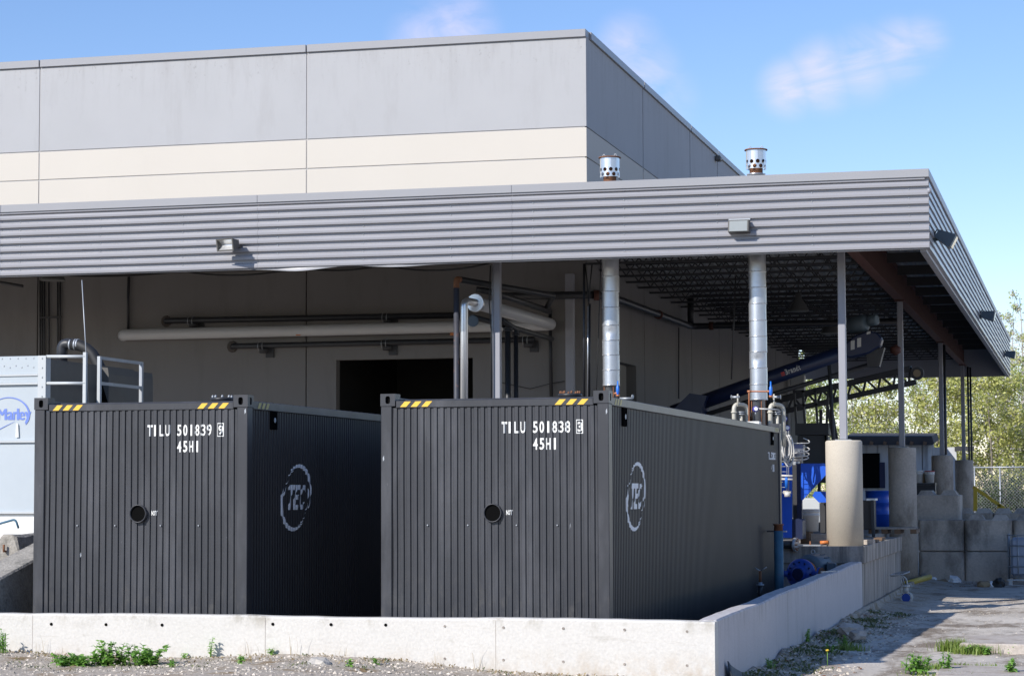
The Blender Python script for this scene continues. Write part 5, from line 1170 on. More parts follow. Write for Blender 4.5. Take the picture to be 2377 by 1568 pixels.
# shed
t = thing('shed', 'low white shed with dark roof far under the canopy', 'shed', aY(2090, 1180, 62))
Sh = lambda x, y, Y=62: aY(x, y, Y)
for i in range(7):
    xa = 1985+i*26; MB().box(Sh(xa+.4, 1185), Sh(xa+25.6, 1030)+Vector((0, .1, 0))).build('wall_board', 'shed_white', t)
MB().prism([Sh(1960, 1032, 61.6), Sh(2163, 1032, 61.6), Sh(2167, 1028, 61.6), Sh(2162, 1012, 61.6), Sh(1960, 1012, 61.6)], (0, 3, .2)).build('roof', 'roof_dark', t)
for i in range(6): MB().bar(Sh(1990+i*31, 1031, 61.55), Sh(1992+i*31, 1024, 61.55), .12).build('rafter_end', 'wood', t)
MB().box(Sh(1999, 1132, 61.9), Sh(2041, 1051, 61.9)+Vector((0, .08, 0))).build('doorway', 'black', t)
MB().box(Sh(2041.5, 1132, 61.85), Sh(2053, 1072, 61.85)+Vector((0, .08, 0))).build('door_leaf', 'blue_dark', t)
MB().box(Sh(2154, 1140, 61.8), Sh(2160, 1030, 61.8)+Vector((0, .1, 0))).build('corner_post', 'tower_trim', t)
MB().box(Sh(2163, 1175, 64), Sh(2219, 1037, 64)+Vector((0, .1, 0))).build('rear_wall', 'shed_white', t)
MB().box(Sh(2215, 1046, 63.8), Sh(2260, 1035, 63.8)+Vector((0, .2, 0))).build('lintel', 'dark_steel', t)
t = thing('shelf', 'black shelf holding white buckets between second and third piers', 'shelf', aY(2145, 1140, 38))
MB().box(aY(2118, 1124, 38), aY(2170, 1120, 38)+Vector((0, .6, 0))).build('board', 'dark_steel', t)
MB().box(aY(2118, 1150, 38.1), aY(2170, 1124, 38.1)+Vector((0, .4, 0))).build('carcass', 'dark_steel', t)
bucket(2157, 1094, 1119.8, 38.25, .135, 'white bucket with red lid on the black shelf', 'red_paint')
bucket(2130, 1093, 1119.8, 38.25, .14, 'plain white bucket on the black shelf beside the second pier')
tag(MB().box(aY(2140, 1119.8, 38.3), aY(2150, 1097, 38.3)+Vector((0, .2, 0))).build('carton', 'cardboard'), 'brown carton between the two white buckets', 'box')

# ================================================================== YARD
def eco_block(x0, x1, y0, z0, z1, lab, dep=.75, knobs=0):
    t = thing('concrete_block', lab, 'concrete block', ((x0+x1)/2, y0, z0), 0, 'stacked concrete blocks')
    m = MB(); c = .05
    m.prism([(x0+c, y0, z0), (x1-c, y0, z0), (x1, y0+c, z0), (x1, y0+dep, z0), (x0, y0+dep, z0), (x0, y0+c, z0)], (0, 0, z1-z0-.015)); m.build('body', 'block_concrete', t, bevel=.018)
    for k in range(knobs):
        kx = x0+(k+.5)*(x1-x0)/knobs; m = MB(); w = .19; s = .12
        m.add([(kx-w, y0+.12, z1-.016), (kx+w, y0+.12, z1-.016), (kx+w, y0+dep-.1, z1-.016), (kx-w, y0+dep-.1, z1-.016), (kx-s, y0+.2, z1+.09), (kx+s, y0+.2, z1+.09), (kx+s, y0+dep-.18, z1+.09), (kx-s, y0+dep-.18, z1+.09)], [(4, 5, 6, 7), (0, 1, 5, 4), (1, 2, 6, 5), (2, 3, 7, 6), (3, 0, 4, 7)])
        m.build('knob', 'block_concrete', t)
    return t
bx_ = [aY(px, 1276, 29).x for px in (2131, 2238, 2351, 2465, 2580)]
zb0, zb1, zb2 = -.25, aY(2238, 1278, 29).z, aY(2238, 1204, 29).z
low = ('lower concrete block nearest the dock', 'second lower concrete block from the dock', 'lower concrete block behind the caged tote', 'lower concrete block outside the right edge')
upp = ('upper concrete block nearest the dock', 'upper concrete block second from the dock', 'upper concrete block above the caged tote', 'upper concrete block at the right edge')
for i in range(4):
    eco_block(bx_[i]+.005, bx_[i+1]-.005, 29, zb0, zb1, low[i]); eco_block(bx_[i]+.004, bx_[i+1]-.006, 28.985+.01*(i % 2), zb1, zb2, upp[i], knobs=0 if i == 0 else 2)
q0, q1 = aY(2122, 1195, 30.3), aY(2228, 1146, 30.3); eco_block(q0.x, q1.x, 30.3, q0.z-.4, q1.z, 'pale topmost concrete block set back beside the second pier', 1.2, 2)
for i in range(3):
    q = aY(2215+i*90, 1190, 31.2); eco_block(q.x, aY(2305+i*90, 1190, 31.2).x-.012, 31.2, zb1, q.z+.02, ('rear concrete block with knobs, left of the yellow handrail foot', 'rear concrete block with knobs below the yellow handrail', 'rear concrete block with knobs at the right edge')[i], .75, 2)
# handrail
t = thing('handrail', 'yellow stair handrail in front of the hedge', 'handrail', aY(2261, 1176, 50))
Hr = lambda x, y: aY(x, y, 50)
MB().bar(Hr(2263, 1185), Hr(2263, 1130), .12, .12).build('post', 'yellow_paint', t); MB().bar(Hr(2258, 1129), Hr(2332, 1180), .1, .1).build('rail', 'yellow_paint', t)
MB().bar(Hr(2318, 1185), Hr(2318, 1170), .1, .1).build('post', 'yellow_paint', t)
# caged tote
tp = aZ(2341, 1357, -.2); t = thing('caged_tote', 'plastic tote in a steel cage at the right edge', 'tote', tp)
x0, y0, z0 = tp.x, 27.3, -.2; h = 1.1; w = 1.05; dpt = .9
MB().box((x0+.05, y0+.04, z0+.2), (x0+w-.05, y0+dpt, z0+h-.08)).build('tank', 'tote_plastic', t, bevel=.05)
for k in range(6): MB().tube([(x0+k*w/5, y0, z0+.12), (x0+k*w/5, y0, z0+h)], .013, 8).build('cage_bar', 'galv_dull', t)
for k in range(5): MB().tube([(x0-.02, y0-.004, z0+.18+k*(h-.2)/4), (x0+w, y0-.004, z0+.18+k*(h-.2)/4)], .013, 8).build('cage_bar', 'galv_dull', t)
for k in range(5): MB().tube([(x0, y0+dpt*k/4, z0+.12), (x0, y0+dpt*k/4, z0+h)], .013, 8).build('cage_bar', 'galv_dull', t)
for k in (0, 2, 4): MB().tube([(x0-.004, y0, z0+.18+k*(h-.2)/4), (x0-.004, y0+dpt, z0+.18+k*(h-.2)/4)], .013, 8).build('cage_bar', 'galv_dull', t)
for xx in (x0+.04, x0+w/2, x0+w-.06):
    MB().box((xx-.04, y0+.0, z0), (xx+.04, y0+.08, z0+.13)).build('foot', 'galv_dull', t)
MB().box((x0-.03, y0-.02, z0+.1), (x0+w, y0+.02, z0+.135)).build('base_rail', 'galv_dull', t); MB().box((x0-.03, y0-.02, z0), (x0+w, y0+.02, z0+.02)).build('base_rail', 'galv_dull', t)
MB().box((x0+.38, y0-.012, z0+.3), (x0+.6, y0-.006, z0+.52)).build('paper_label', 'lamp_white', t)
# gate valve
vb = aZ(2102.5, 1400, -.2); Yv = vb.y; vc = aY(2102.5, 1386, Yv)
t = thing('flanged_valve', 'white gate valve with blue face standing on the yard by the dock', 'valve', vb)
V3 = lambda x, y: aY(x, y, Yv)
MB().lathe([(.105, -.02), (.105, .02), (.075, .025), (.075, .12), (.105, .125), (.105, .16)], vc, (.1, 1, 0), 24).build('body', 'lamp_white', t)
MB().lathe([(.078, 0), (.078, .004)], vc-Vector((0, .0235, 0)), (.1, 1, 0), 24).build('blue_cap', 'blue_pump', t)
for i in range(8):
    a = 2*math.pi*i/8; MB().lathe([(.009, 0), (.009, .012)], vc+Vector((.092*math.cos(a), -.034, .092*math.sin(a))), (0, 1, 0), 6).build('bolt', 'dark_steel', t)
MB().tube([V3(2102, 1374), V3(2101, 1358)], .05, 14).build('bonnet', 'lamp_white', t); MB().tube([V3(2100.4, 1361), V3(2100.2, 1357)], .085, 16).build('bonnet_flange', 'lamp_white', t)
for s in (-1, 1): MB().tube(bend([V3(2100+s*6, 1357), V3(2096+s*7, 1342), V3(2094, 1335)], .04), .014, 8).build('yoke', 'lamp_white', t)
MB().tube([V3(2099, 1357), V3(2092, 1330)], .011, 8).build('stem', 'galv_dull', t)
wc = V3(2088, 1330); MB().tube(arc(wc, Vector((.17, 0, .035)), Vector((0, .16, .02)), 0, 2*math.pi, 22), .012, 6).build('hand_wheel', 'galv_dull', t)
for k in range(3):
    a = k*2.09; MB().tube([wc, wc+Vector((.17, 0, .035))*math.cos(a)+Vector((0, .16, .02))*math.sin(a)], .008, 6).build('wheel_spoke', 'galv_dull', t)
t = thing('yellow_pipe', 'faded yellow pipe lying by the concrete blocks', 'pipe', aY(2130, 1352, 25))
MB().tube([aY(2100, 1354, 24.4), aY(2157, 1338, 25.6)], .06, 14).build('tube', 'yellow_pipe', t)
def crumple(name, px, py, s, m, lab, cat, z=-.2, seed=0):
    rnd = random.Random(seed); b = bmesh.new(); bmesh.ops.create_icosphere(b, subdivisions=2, radius=1)
    for v in b.verts: v.co *= rnd.uniform(.65, 1.15); v.co = Vector((v.co.x*s[0], v.co.y*s[1], max(v.co.z, -.5)*s[2]))
    me = bpy.data.meshes.new(name); b.to_mesh(me); b.free(); me.materials.append(MATS[m]); o = bpy.data.objects.new(name, me); COL.objects.link(o)
    p = aZ(px, py, z); o.location = (p.x, p.y, z+s[2]*.5); o.rotation_euler = (0, 0, rnd.uniform(0, 6)); return tag(o, lab, cat)
crumple('plastic_bag', 2214, 1354, (.16, .14, .13), 'plastic_bag', 'white crumpled bag below the block joint', 'bag', seed=1)
crumple('plastic_bag', 2164, 1351, (.10, .1, .09), 'plastic_bag', 'small white crumpled bag beside the yellow pipe', 'bag', seed=2)
crumple('litter', 2186, 1353, (.16, .12, .07), 'cardboard', 'flattened brown litter left of the white bag', 'litter', seed=3)
crumple('litter', 2286, 1362, (.18, .14, .10), 'cardboard', 'brown litter heap left of the caged tote', 'litter', seed=4)
crumple('plastic_bag', 2316, 1362, (.15, .14, .14), 'rubber', 'black bag beside the caged tote', 'bag', seed=5)
crumple('plastic_bag', 2302, 1362, (.08, .08, .09), 'plastic_bag', 'pale scrap next to the black bag', 'bag', seed=6)
crumple('rock', 740, 1556, (.20, .16, .10), 'rock', 'pale broken rock on the gravel in front of the wall', 'rock', .2, 7)
crumple('rubble', 1974, 1475, (.22, .18, .12), 'block_concrete', 'dark broken kerb lump against the side wall', 'rubble', -.02, 8)
crumple('rubble', 1991, 1483, (.13, .12, .1), 'block_concrete', 'smaller broken kerb lump on the berm', 'rubble', -.03, 9)
crumple('brick_scrap', 2246, 1512, (.05, .05, .05), 'copper', 'reddish brick scrap in front of the concrete slab', 'brick', -.1, 10)
# old concrete slabs
def slab(pxs, z, th, lab):
    P = [aZ(x, y, z) for x, y in pxs]; b = MB(); rnd = random.Random(4); Q = []
    for i in range(len(P)):
        a, c = P[i], P[(i+1) % len(P)]
        for k in range(6): v = a.lerp(c, k/6); Q.append((v.x+rnd.uniform(-.02, .02), v.y+rnd.uniform(-.02, .02), z))
    b.prism(Q, (0, 0, -th-.1)); return tag(b.build('concrete_slab', 'slab_concrete', bevel=.015), lab, 'slab')
slab([(2228, 1491), (2420, 1495), (2420, 1472), (2236, 1473)], .02, .12, 'broken concrete slab with grass in front, farther one at right')
slab([(2170, 1566), (2420, 1574), (2420, 1546), (2182, 1541)], -.04, .06, 'flat broken concrete slab at the lower right corner')
# black rubber flap against the wall corner
m = MB(); vs = []; n = 12
for i in range(n+1):
    f = i/n; q = aX(1687+70*f, 1533+44*f**.65, 1.26); vs += [(1.262+.02*f, q.y, q.z), (1.30+.25*f, q.y+.02, q.z-.25-.1*f), (1.27+.02*f, q.y+.012, q.z)]
m.add(vs, [(3*i+k, 3*i+(k+1) % 3, 3*i+3+(k+1) % 3, 3*i+3+k) for i in range(n) for k in range(3)]+[(0, 1, 2)], True)
tag(m.build('rubber_flap', 'rubber'), 'curled black rubber sheet leaning on the wall corner', 'rubber sheet')

# ================================================================== STONES, WEEDS AND GRASS
def pebbles(name, n, fx, lo, hi, m, seed):
    rnd = random.Random(seed); mb = MB()
    for _ in range(n):
        x, y = fx(rnd); s = lo+(hi-lo)*rnd.random()**2.2; z = ground_z(x, y); a = rnd.uniform(0, 6.28)
        ca, sa = math.cos(a), math.sin(a); sx, sy, sz = s*rnd.uniform(.8, 1.3), s*rnd.uniform(.6, 1), s*rnd.uniform(.45, .8)
        P = []
        for (u, v, w) in ((1, 0, 0), (.3, .9, .1), (-.8, .5, 0), (-.7, -.6, .1), (.4, -.9, 0), (.25, .1, 1), (-.3, -.1, .85)):
            u *= sx*rnd.uniform(.8, 1.15); v *= sy*rnd.uniform(.8, 1.15); P.append((x+ca*u-sa*v, y+sa*u+ca*v, z+w*sz*rnd.uniform(.8, 1.1)-s*.1))
        mb.add(P, [(0, 1, 5), (1, 2, 6, 5), (2, 3, 6), (3, 4, 5, 6), (4, 0, 5)])
    return tag(stuff(mb.build(name, m, recalc=False)), None, None)
def strip(rnd):
    return rnd.uniform(-8.2, 1.3), -1.12-2.4*rnd.random()**1.3
def bermf(rnd): return 1.25+1.0*rnd.random()**1.8, rnd.uniform(-2.5, 14.5)
def yardf(rnd): return rnd.uniform(1.5, 4.5), rnd.uniform(-1, 22)
tag(pebbles('gravel', 9000, strip, .005, .028, 'stone', 1), 'loose grey gravel in front of the white wall', 'gravel')
tag(pebbles('berm_gravel', 4200, bermf, .008, .04, 'stone', 2), 'dark gravel banked along the shaded side wall', 'gravel')
tag(pebbles('yard_grit', 1500, yardf, .005, .02, 'stone', 3), 'scattered grit on the yard', 'gravel')

def leaf(mb, p, d, up, L_, w, droop=.25, seg=3):
    d = Vector(d).normalized(); sd_ = d.cross(Vector(up)).normalized(); p = Vector(p); vs = [p]; prof = (0.75, 1.0, 0.55)
    for k in range(seg):
        f = (k+1)/(seg+1); c = p+d*L_*f-Vector((0, 0, 1))*droop*L_*f*f; ww = w*prof[min(k, 2)]/2; nn = sd_
        vs += [c-nn*ww+Vector((0, 0, .12*ww)), c+nn*ww+Vector((0, 0, .12*ww))]
    vs.append(p+d*L_-Vector((0, 0, 1))*droop*L_)
    fs = [(0, 2, 1)]+[(1+2*k, 2+2*k, 4+2*k, 3+2*k) for k in range(seg-1)]+[(2*seg-1, 2*seg, 2*seg+1)]
    mb.add(vs, fs)
def weed(name, x, y, n, hmin, hmax, spread, leafL, lab, seed, lm='weed_leaf', group='green weeds', z=None, serr=1):
    rnd = random.Random(seed); z = ground_z(x, y) if z is None else z; t = thing(name, lab, 'weed', (x, y, z), 0, group); st = MB(); lv = MB()
    for i in range(n):
        bx, by = x+rnd.gauss(0, spread*.35), y+rnd.gauss(0, spread*.25); h = rnd.uniform(hmin, hmax); dx, dy = rnd.gauss(0, spread*.3), rnd.gauss(0, spread*.2)
        pts = [(bx+dx*f*f, by+dy*f*f, z+h*f) for f in (0, .35, .7, 1)]; st.tube(pts, [.006, .005, .004, .002], 5)
        k = int(7+h*34)
        for j in range(k):
            f = .12+.88*j/k; c = Vector((bx+dx*f*f, by+dy*f*f, z+h*f)); a = j*2.4+rnd.uniform(-.5, .5); el = rnd.uniform(.0, .7)
            L_ = leafL*rnd.uniform(.6, 1.15)*(1-.35*f); d = Vector((math.cos(a)*math.cos(el), math.sin(a)*math.cos(el), math.sin(el)))
            for q in range(serr):
                dd = d+Vector((rnd.uniform(-.5, .5), rnd.uniform(-.5, .5), rnd.uniform(-.2, .3)))*(1 if q else 0)
                leaf(lv, c, dd, (0, 0, 1), L_*(1 if q == 0 else .75), L_*.58, rnd.uniform(.1, .5))
    st.build('stem', lm, t); lv.build('foliage', lm, t, recalc=False); return t
q = aZ(215, 1552, .22)
for k, (dx, dy, n, h0, h1, lab) in enumerate(((-.36, -.14, 22, .05, .12, 'low left lobe of the leafy weed clump by the wall'), (-.04, -.02, 28, .08, .26, 'tall middle of the leafy weed clump by the wall'), (.27, .06, 22, .08, .22, 'right lobe of the leafy weed clump by the wall'))):
    weed('weed_clump', q.x+dx, q.y+.45+dy, n, h0, h1, .27, .10, lab, 20+k, serr=2)
for px, py, n, h, lab in ((6, 1530, 7, .26, 'weed cut off by the left edge of the picture'), (460, 1528, 2, .06, 'tiny rosette of weed below the wall'), (526, 1527, 2, .26, 'single upright sprout against the wall'), (650, 1533, 3, .08, 'small green sprout right of the upright one'), (400, 1560, 3, .08, 'tiny weed right of the leafy clump'), (560, 1560, 3, .1, 'tiny weed near the pale rock'), (810, 1562, 3, .08, 'tiny weed right of the pale rock'), (870, 1552, 2, .07, 'low weed in the gravel before the middle container gap')):
    p = aZ(px, py, .2); weed('weed_sprout', p.x, max(-3.2, min(-1.18, p.y)), n, h*.6, h, .05, .075, lab, px, serr=1)
for px, py, n, h, L_, lab in ((2132, 1560, 12, .24, .085, 'leafy green bush at the lower right'), (2196, 1558, 5, .24, .07, 'sprout between the slab and the leafy bush'), (2345, 1566, 6, .22, .08, 'leafy sprout at the right bottom edge'), (2262, 1512, 7, .13, .06, 'green weeds along the slab front'), (2290, 1514, 6, .12, .06, 'green weeds at the middle of the slab front'), (2350, 1512, 5, .14, .06, 'green weeds at the right end of the slab'), (1873, 1500, 4, .2, .05, 'thin weed at the foot of the shaded wall'), (1788, 1560, 4, .14, .05, 'small weed on the berm near the rubber sheet'), (1925, 1520, 6, .12, .05, 'low weed on the dark berm'), (1960, 1500, 5, .14, .05, 'second low weed on the dark berm')):
    p = aZ(px, py, -.08); weed('weed_bush', p.x, p.y, int(n*1.6), h*.5, h, .15 if n > 6 else .06, L_*1.25, lab, px+7)
def grass(name, x, y, n, h, sp, lm, lab, seed):
    rnd = random.Random(seed); mb = MB(); z = ground_z(x, y)
    for i in range(n):
        bx, by = x+rnd.gauss(0, sp), y+rnd.gauss(0, sp*.6); hh = h*rnd.uniform(.5, 1.1); a = rnd.uniform(0, 6.28); d = Vector((math.cos(a), math.sin(a), 0)); s_ = Vector((-d.y, d.x, 0))*(.005 if lm == 'grass_blade' else .0022); b = rnd.uniform(.1, .6)*hh
        g0 = Vector((bx, by, z-.01)); mb.add([g0-s_, g0+s_, g0+d*b*.4+Vector((0, 0, hh*.65))+s_*.7, g0+d*b*.4+Vector((0, 0, hh*.65))-s_*.7, g0+d*b+Vector((0, 0, hh))], [(0, 1, 2, 3), (3, 2, 4)])
    return tag(stuff(mb.build(name, lm, recalc=False)), lab, 'grass')
for k, (px, py, n, h, sp, lm, lab) in enumerate(((2212, 1507, 420, .18, .09, 'grass_blade', 'bright grass tuft at the left end of the slab'), (2255, 1512, 380, .14, .12, 'grass_blade', 'bright grass along the slab front'), (2180, 1548, 260, .09, .14, 'grass_blade', 'short grass between the two slabs'), (2270, 1545, 260, .06, .3, 'grass_blade', 'thin grass before the lower slab'), (2200, 1566, 200, .08, .2, 'grass_blade', 'short grass on the lower slab edge'), (1966, 1510, 200, .12, .1, 'grass_blade', 'shaded grass tuft on the berm'))):
    p = aZ(px, py, -.08); grass('grass_tuft', p.x, p.y, n, h, sp, lm, lab, 50+k)
for k, px in enumerate((90, 130, 330, 580, 610, 640, 690, 800, 1010, 1105)):
    p = aY(px, 1530, -1.16); grass('dry_stalks', p.x, -1.17, 4, .14 if k % 3 else .24, .05, 'dry_grass', ('dry stalks at the wall, %s' % ('leftmost tuft', 'second tuft from the left', 'tuft above the leafy clump', 'tuft left of the single sprout pair', 'tall tuft before the first container', 'tuft at the first container middle', 'tuft right of the tall one', 'tuft before the gap between containers', 'tuft at the middle pour joint', 'rightmost tuft')[k]), 70+k)
m = MB(); rnd = random.Random(31)
for i in range(420):
    x, y = bermf(rnd); z = ground_z(x, y)+.012
    if rnd.random() < .35: p_ = aZ(rnd.uniform(2130, 2335), rnd.uniform(1350, 1364), -.2); x, y, z = p_.x, p_.y, -.17
    a = rnd.uniform(0, 6.28); leaf(m, (x, y, z), (math.cos(a), math.sin(a), rnd.uniform(0, .5)), (0, 0, 1), rnd.uniform(.04, .08), .04, .3, 2)
tag(stuff(m.build('fallen_leaves', 'dead_leaf', recalc=False)), 'brown fallen leaves along the wall foot and the blocks', 'leaves')
def cover(name, n, fx, lm, lab, seed, lo, hi):
    rnd = random.Random(seed); mb = MB(); cl = [fx(rnd) for _ in range(n//14)]
    for i in range(n):
        cx, cy = rnd.choice(cl); x, y = cx+rnd.gauss(0, .07), cy+rnd.gauss(0, .09)
        if (x < 1.27 and y > -1.13): continue
        a = rnd.uniform(0, 6.28); L_ = rnd.uniform(lo, hi); leaf(mb, (x, y, ground_z(x, y)+.005), (math.cos(a), math.sin(a), rnd.uniform(.2, 1.6)), (0, 0, 1), L_, L_*.35, .3, 2)
    return tag(stuff(mb.build(name, lm, recalc=False)), lab, 'ground cover')
cover('ground_cover', 3600, lambda r: (1.3+.55*r.random()**1.5, r.uniform(-2, 14.4)), 'ground_cover', 'dark low weeds along the foot of the shaded wall', 81, .03, .09)
cover('ground_cover', 1300, lambda r: (r.uniform(-7.5, .6), -1.16-1.6*r.random()), 'ground_cover', 'mossy low growth among the front gravel', 82, .02, .05)
cover('dry_litter', 1500, lambda r: (r.uniform(-7.5, 1), -1.14-.9*r.random()**2), 'dry_grass', 'dry brown litter along the foot of the white wall', 83, .02, .06)
t = thing('dandelion', 'yellow dandelion on the dark berm', 'flower', aZ(1920, 1523, 0)); p = aZ(1920, 1530, .0)
MB().tube([(p.x, p.y, ground_z(p.x, p.y)), (p.x, p.y, p.z+.1)], .004, 5).build('stem', 'weed_leaf', t); MB().lathe([(.004, 0), (.022, .006), (.015, .014)], (p.x, p.y, p.z+.1), (0, -.4, 1), 10).build('bloom', 'yellow_paint', t)

# ================================================================== TREES BEHIND
def tree(name, lab, px, Y, h, spread, n, lm, seed, crown0=.25, pale_leaf=0, bark='bark', size=.15, sparse=False):
    rnd = random.Random(seed); b = aY(px, 1140, Y); z0 = -.3; base = Vector((b.x, Y, z0))
    t = thing(name, lab, 'tree', base, 0, 'trees beyond the canopy'); tr = MB(); lv = MB(); bl = MB()
    top = base+Vector((rnd.uniform(-.4, .4), rnd.uniform(-.4, .4), h*.92)); R = .03+h*.007
    ax_ = lambda f: base.lerp(top, f)+Vector((math.sin(f*5+seed)*.15, math.cos(f*4+seed)*.15, 0))
    tr.tube([ax_(f/6) for f in range(7)], [R*(1-.86*f/6) for f in range(7)], 8)
    tips = []
    nl = 20 if not sparse else 16
    for i in range(nl):
        f = crown0+(.97-crown0)*(i+rnd.random())/nl; p = ax_(f); a = i*2.4+rnd.uniform(-.4, .4); el = rnd.uniform(.25, .95)
        ln = spread*(1.05-.65*(f-crown0)/(1-crown0))*rnd.uniform(.65, 1.1)
        d = Vector((math.cos(a)*math.cos(el), math.sin(a)*math.cos(el), math.sin(el))); m1 = p+d*ln*.5+Vector((0, 0, -.03*ln)); e = p+d*ln
        tr.tube([p, m1, e], [R*.32*(1.2-f), R*.2*(1.2-f), .008], 5)
        for k in range(5):
            g = rnd.uniform(.3, 1); c = p.lerp(e, g); dd = (d+Vector((rnd.uniform(-1, 1), rnd.uniform(-1, 1), rnd.uniform(-.3, .8)))).normalized(); e2 = c+dd*ln*rnd.uniform(.25, .5)
            tr.tube([c, e2], [.016, .006] if not sparse else [.022, .010], 4); tips += [(c, e2)]*1
        tips.append((p.lerp(e, .4), e))
    clus = [(c.lerp(e, rnd.uniform(.35, 1)), rnd.uniform(.16, .42)) for c, e in tips for _ in range(1 if sparse else 2)]
    for i in range(n):
        cc, cr = rnd.choice(clus); cr *= .5 if sparse else 1; q = cc+Vector((rnd.gauss(0, cr), rnd.gauss(0, cr), rnd.gauss(0, cr*.75)))
        s = size*rnd.uniform(.5, 1.2); a, bq = Vector((rnd.gauss(0, 1), rnd.gauss(0, 1), rnd.gauss(0, 1))).normalized(), Vector((rnd.gauss(0, 1), rnd.gauss(0, 1), rnd.gauss(0, 1))); bq = a.cross(bq).normalized()
        tgt = bl if rnd.random() < pale_leaf else lv; s = s if tgt is lv else s*.7
        tgt.add([q-a*s*.5, q+bq*s*.28, q+a*s*.5, q-bq*s*.28], [(0, 1, 2, 3)])
    tr.build('trunk', bark, t); lv.build('crown', lm, t, recalc=False)
    if bl.v: bl.build('pale_leaf', 'pale_leaf', t, recalc=False)
TL = (('yellow-green tree seen left of the first canopy column', 1885, 84, 8.6, 2.7, 5200, 'tree_leaf', .2), ('pale-leaved tree just right of the first canopy column', 1985, 90, 9.0, 2.8, 5200, 'tree_leaf', .42),
      ('yellow-green tree left of the second canopy column', 2050, 83, 8.0, 2.5, 4800, 'tree_leaf_yellow', .30), ('pale-leaved tree right behind the second canopy column', 2118, 92, 9.0, 2.8, 5200, 'tree_leaf', .42),
      ('bushy yellow tree between the second and third columns', 2165, 82, 8.2, 2.6, 5200, 'tree_leaf_yellow', .18), ('bushy yellow-green tree behind the farthest column', 2235, 86, 8.6, 2.7, 5400, 'tree_leaf_yellow', .15),
      ('dense yellow-green tree right of the farthest column', 2290, 80, 7.6, 2.5, 5400, 'tree_leaf_yellow', .16), ('yellow-green tree at the right edge below the fascia end', 2352, 84, 8.2, 2.6, 5400, 'tree_leaf_yellow', .28), ('green tree cut by the right edge', 2430, 82, 8.6, 2.8, 4200, 'tree_leaf', .28))
for k, (lab, px, Y, h, sp, n, lm, bl) in enumerate(TL): tree('broadleaf_tree', lab, px, Y, h, sp, int(n*1.55), lm, 100+k, .12, bl, size=.18)
tree('birch_tree', 'tall thin birch with few leaves behind the fascia end', 2296, 98, 13.0, 1.9, 1500, 'tree_leaf_yellow', 201, .45, .5, 'bark_pale', .13, True)
tree('birch_tree', 'tall pale birch at the right edge, sparse crown', 2352, 96, 11.8, 2.0, 1700, 'tree_leaf_yellow', 202, .4, .5, 'bark_pale', .13, True)
tree('birch_tree', 'bare birch reaching over the right edge', 2395, 94, 10.8, 2.0, 1500, 'tree_leaf_yellow', 203, .4, .5, 'bark_pale', .13, True)
tree('birch_tree', 'slender birch just right of the fascia end', 2326, 100, 12.6, 1.9, 1700, 'tree_leaf_yellow', 204, .42, .5, 'bark_pale', .17, True)
tree('birch_tree', 'slender birch at the far right edge, tallest of the group', 2374, 99, 13.4, 2.0, 1900, 'tree_leaf', 205, .4, .45, 'bark_pale', .17, True)
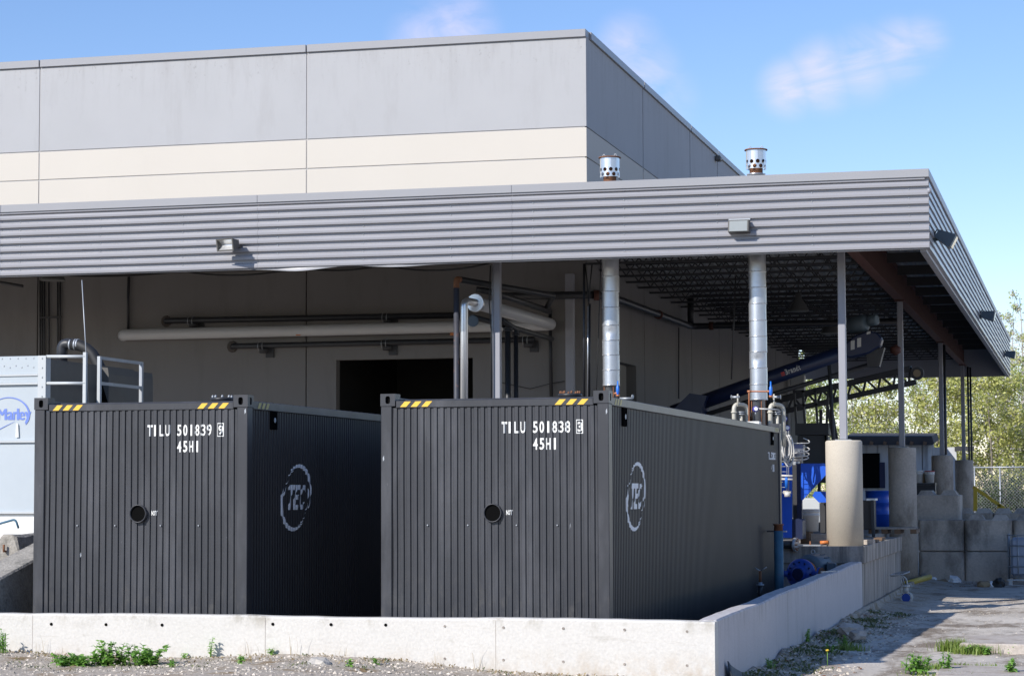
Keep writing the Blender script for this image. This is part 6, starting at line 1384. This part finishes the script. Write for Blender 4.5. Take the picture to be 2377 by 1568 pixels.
def shrub(px, Y, h, w, n, lm, lab, seed):
    rnd = random.Random(seed); b = aY(px, 1140, Y); t = thing('shrub', lab, 'shrub', (b.x, Y, -.3), 0, 'dark shrubs by the fence'); lv = MB(); st = MB()
    for i in range(9): a = rnd.uniform(0, 6.28); st.tube([(b.x, Y, -.3), (b.x+math.cos(a)*w*.3, Y+math.sin(a)*w*.3, h*.5), (b.x+math.cos(a)*w*.7, Y+math.sin(a)*w*.6, h*.85)], [.03, .02, .006], 5)
    for i in range(n):
        u = rnd.random()**.4; a = rnd.uniform(0, 6.28); el = math.asin(rnd.uniform(-.25, 1)); rr = 1+.18*math.sin(a*3+seed)+.15*math.sin(el*6+seed)
        q = Vector((b.x+math.cos(a)*math.cos(el)*w*u*rr, Y+math.sin(a)*math.cos(el)*w*u*rr*.8, -.3+h*.3+math.sin(el)*h*.68*u*rr)); s = rnd.uniform(.07, .17)
        A_ = Vector((rnd.gauss(0, 1), rnd.gauss(0, 1), rnd.gauss(0, 1))).normalized(); B_ = A_.orthogonal().normalized(); lv.add([q-A_*s*.5, q+B_*s*.3, q+A_*s*.5, q-B_*s*.3], [(0, 1, 2, 3)])
    st.build('stem', 'bark', t); lv.build('foliage', lm, t, recalc=False)
for k, (px, Y, h, w, lm, lab) in enumerate(((2275, 72, 2.9, 1.3, 'tree_leaf_dark', 'dark shrub beside the farthest pier'), (2325, 70, 3.0, 1.5, 'tree_leaf_dark', 'dark shrub behind the yellow handrail'), (2375, 71, 2.8, 1.5, 'tree_leaf_dark', 'dark shrub at the right edge'), (2195, 76, 3.2, 1.5, 'tree_leaf_dark', 'dark shrub between the third and farthest piers'), (2120, 78, 3.0, 1.6, 'tree_leaf_dark', 'dark shrub behind the shed roof'), (2020, 79, 3.4, 1.6, 'tree_leaf_dark', 'dark shrub behind the shed left part'), (1900, 78, 3.2, 1.6, 'tree_leaf', 'green shrub behind the feed bin'))):
    shrub(px, Y, h, w, 2600, lm, lab, 300+k)
# chain link fence
t = thing('chain_link_fence', 'chain link fence with pale top rail at the right', 'fence', aY(2300, 1170, 69))
f0, f1 = aY(2255, 1084, 69), aY(2440, 1084, 69); zt = f0.z
MB().tube([f0, Vector((f1.x, 69, zt))], .03, 8).build('top_rail', 'galv_dull', t)
for k in range(4): x = f0.x+.1+k*1.0; MB().tube([(x, 69, -.2), (x, 69, zt+.05)], .028, 8).build('post', 'galv_dull', t)
m = MB(); x = f0.x-2
while x < f1.x:
    for s in (1, -1):
        a, b = (x, zt), (x+(zt+.2), -.2)
        if s < 0: a, b = (x+(zt+.2), zt), (x, -.2)
        def clipx(p, q):
            return p, q
        xa, xb = max(f0.x, min(f1.x, a[0])), max(f0.x, min(f1.x, b[0]))
        if abs(xa-xb) < .05: continue
        za = a[1]+(b[1]-a[1])*(xa-a[0])/(b[0]-a[0]); zb = a[1]+(b[1]-a[1])*(xb-a[0])/(b[0]-a[0])
        m.bar((xa, 69+.004*s, za), (xb, 69+.004*s, zb), .006)
    x += .13
stuff(m.build('wire_mesh', 'galv_dull', t))
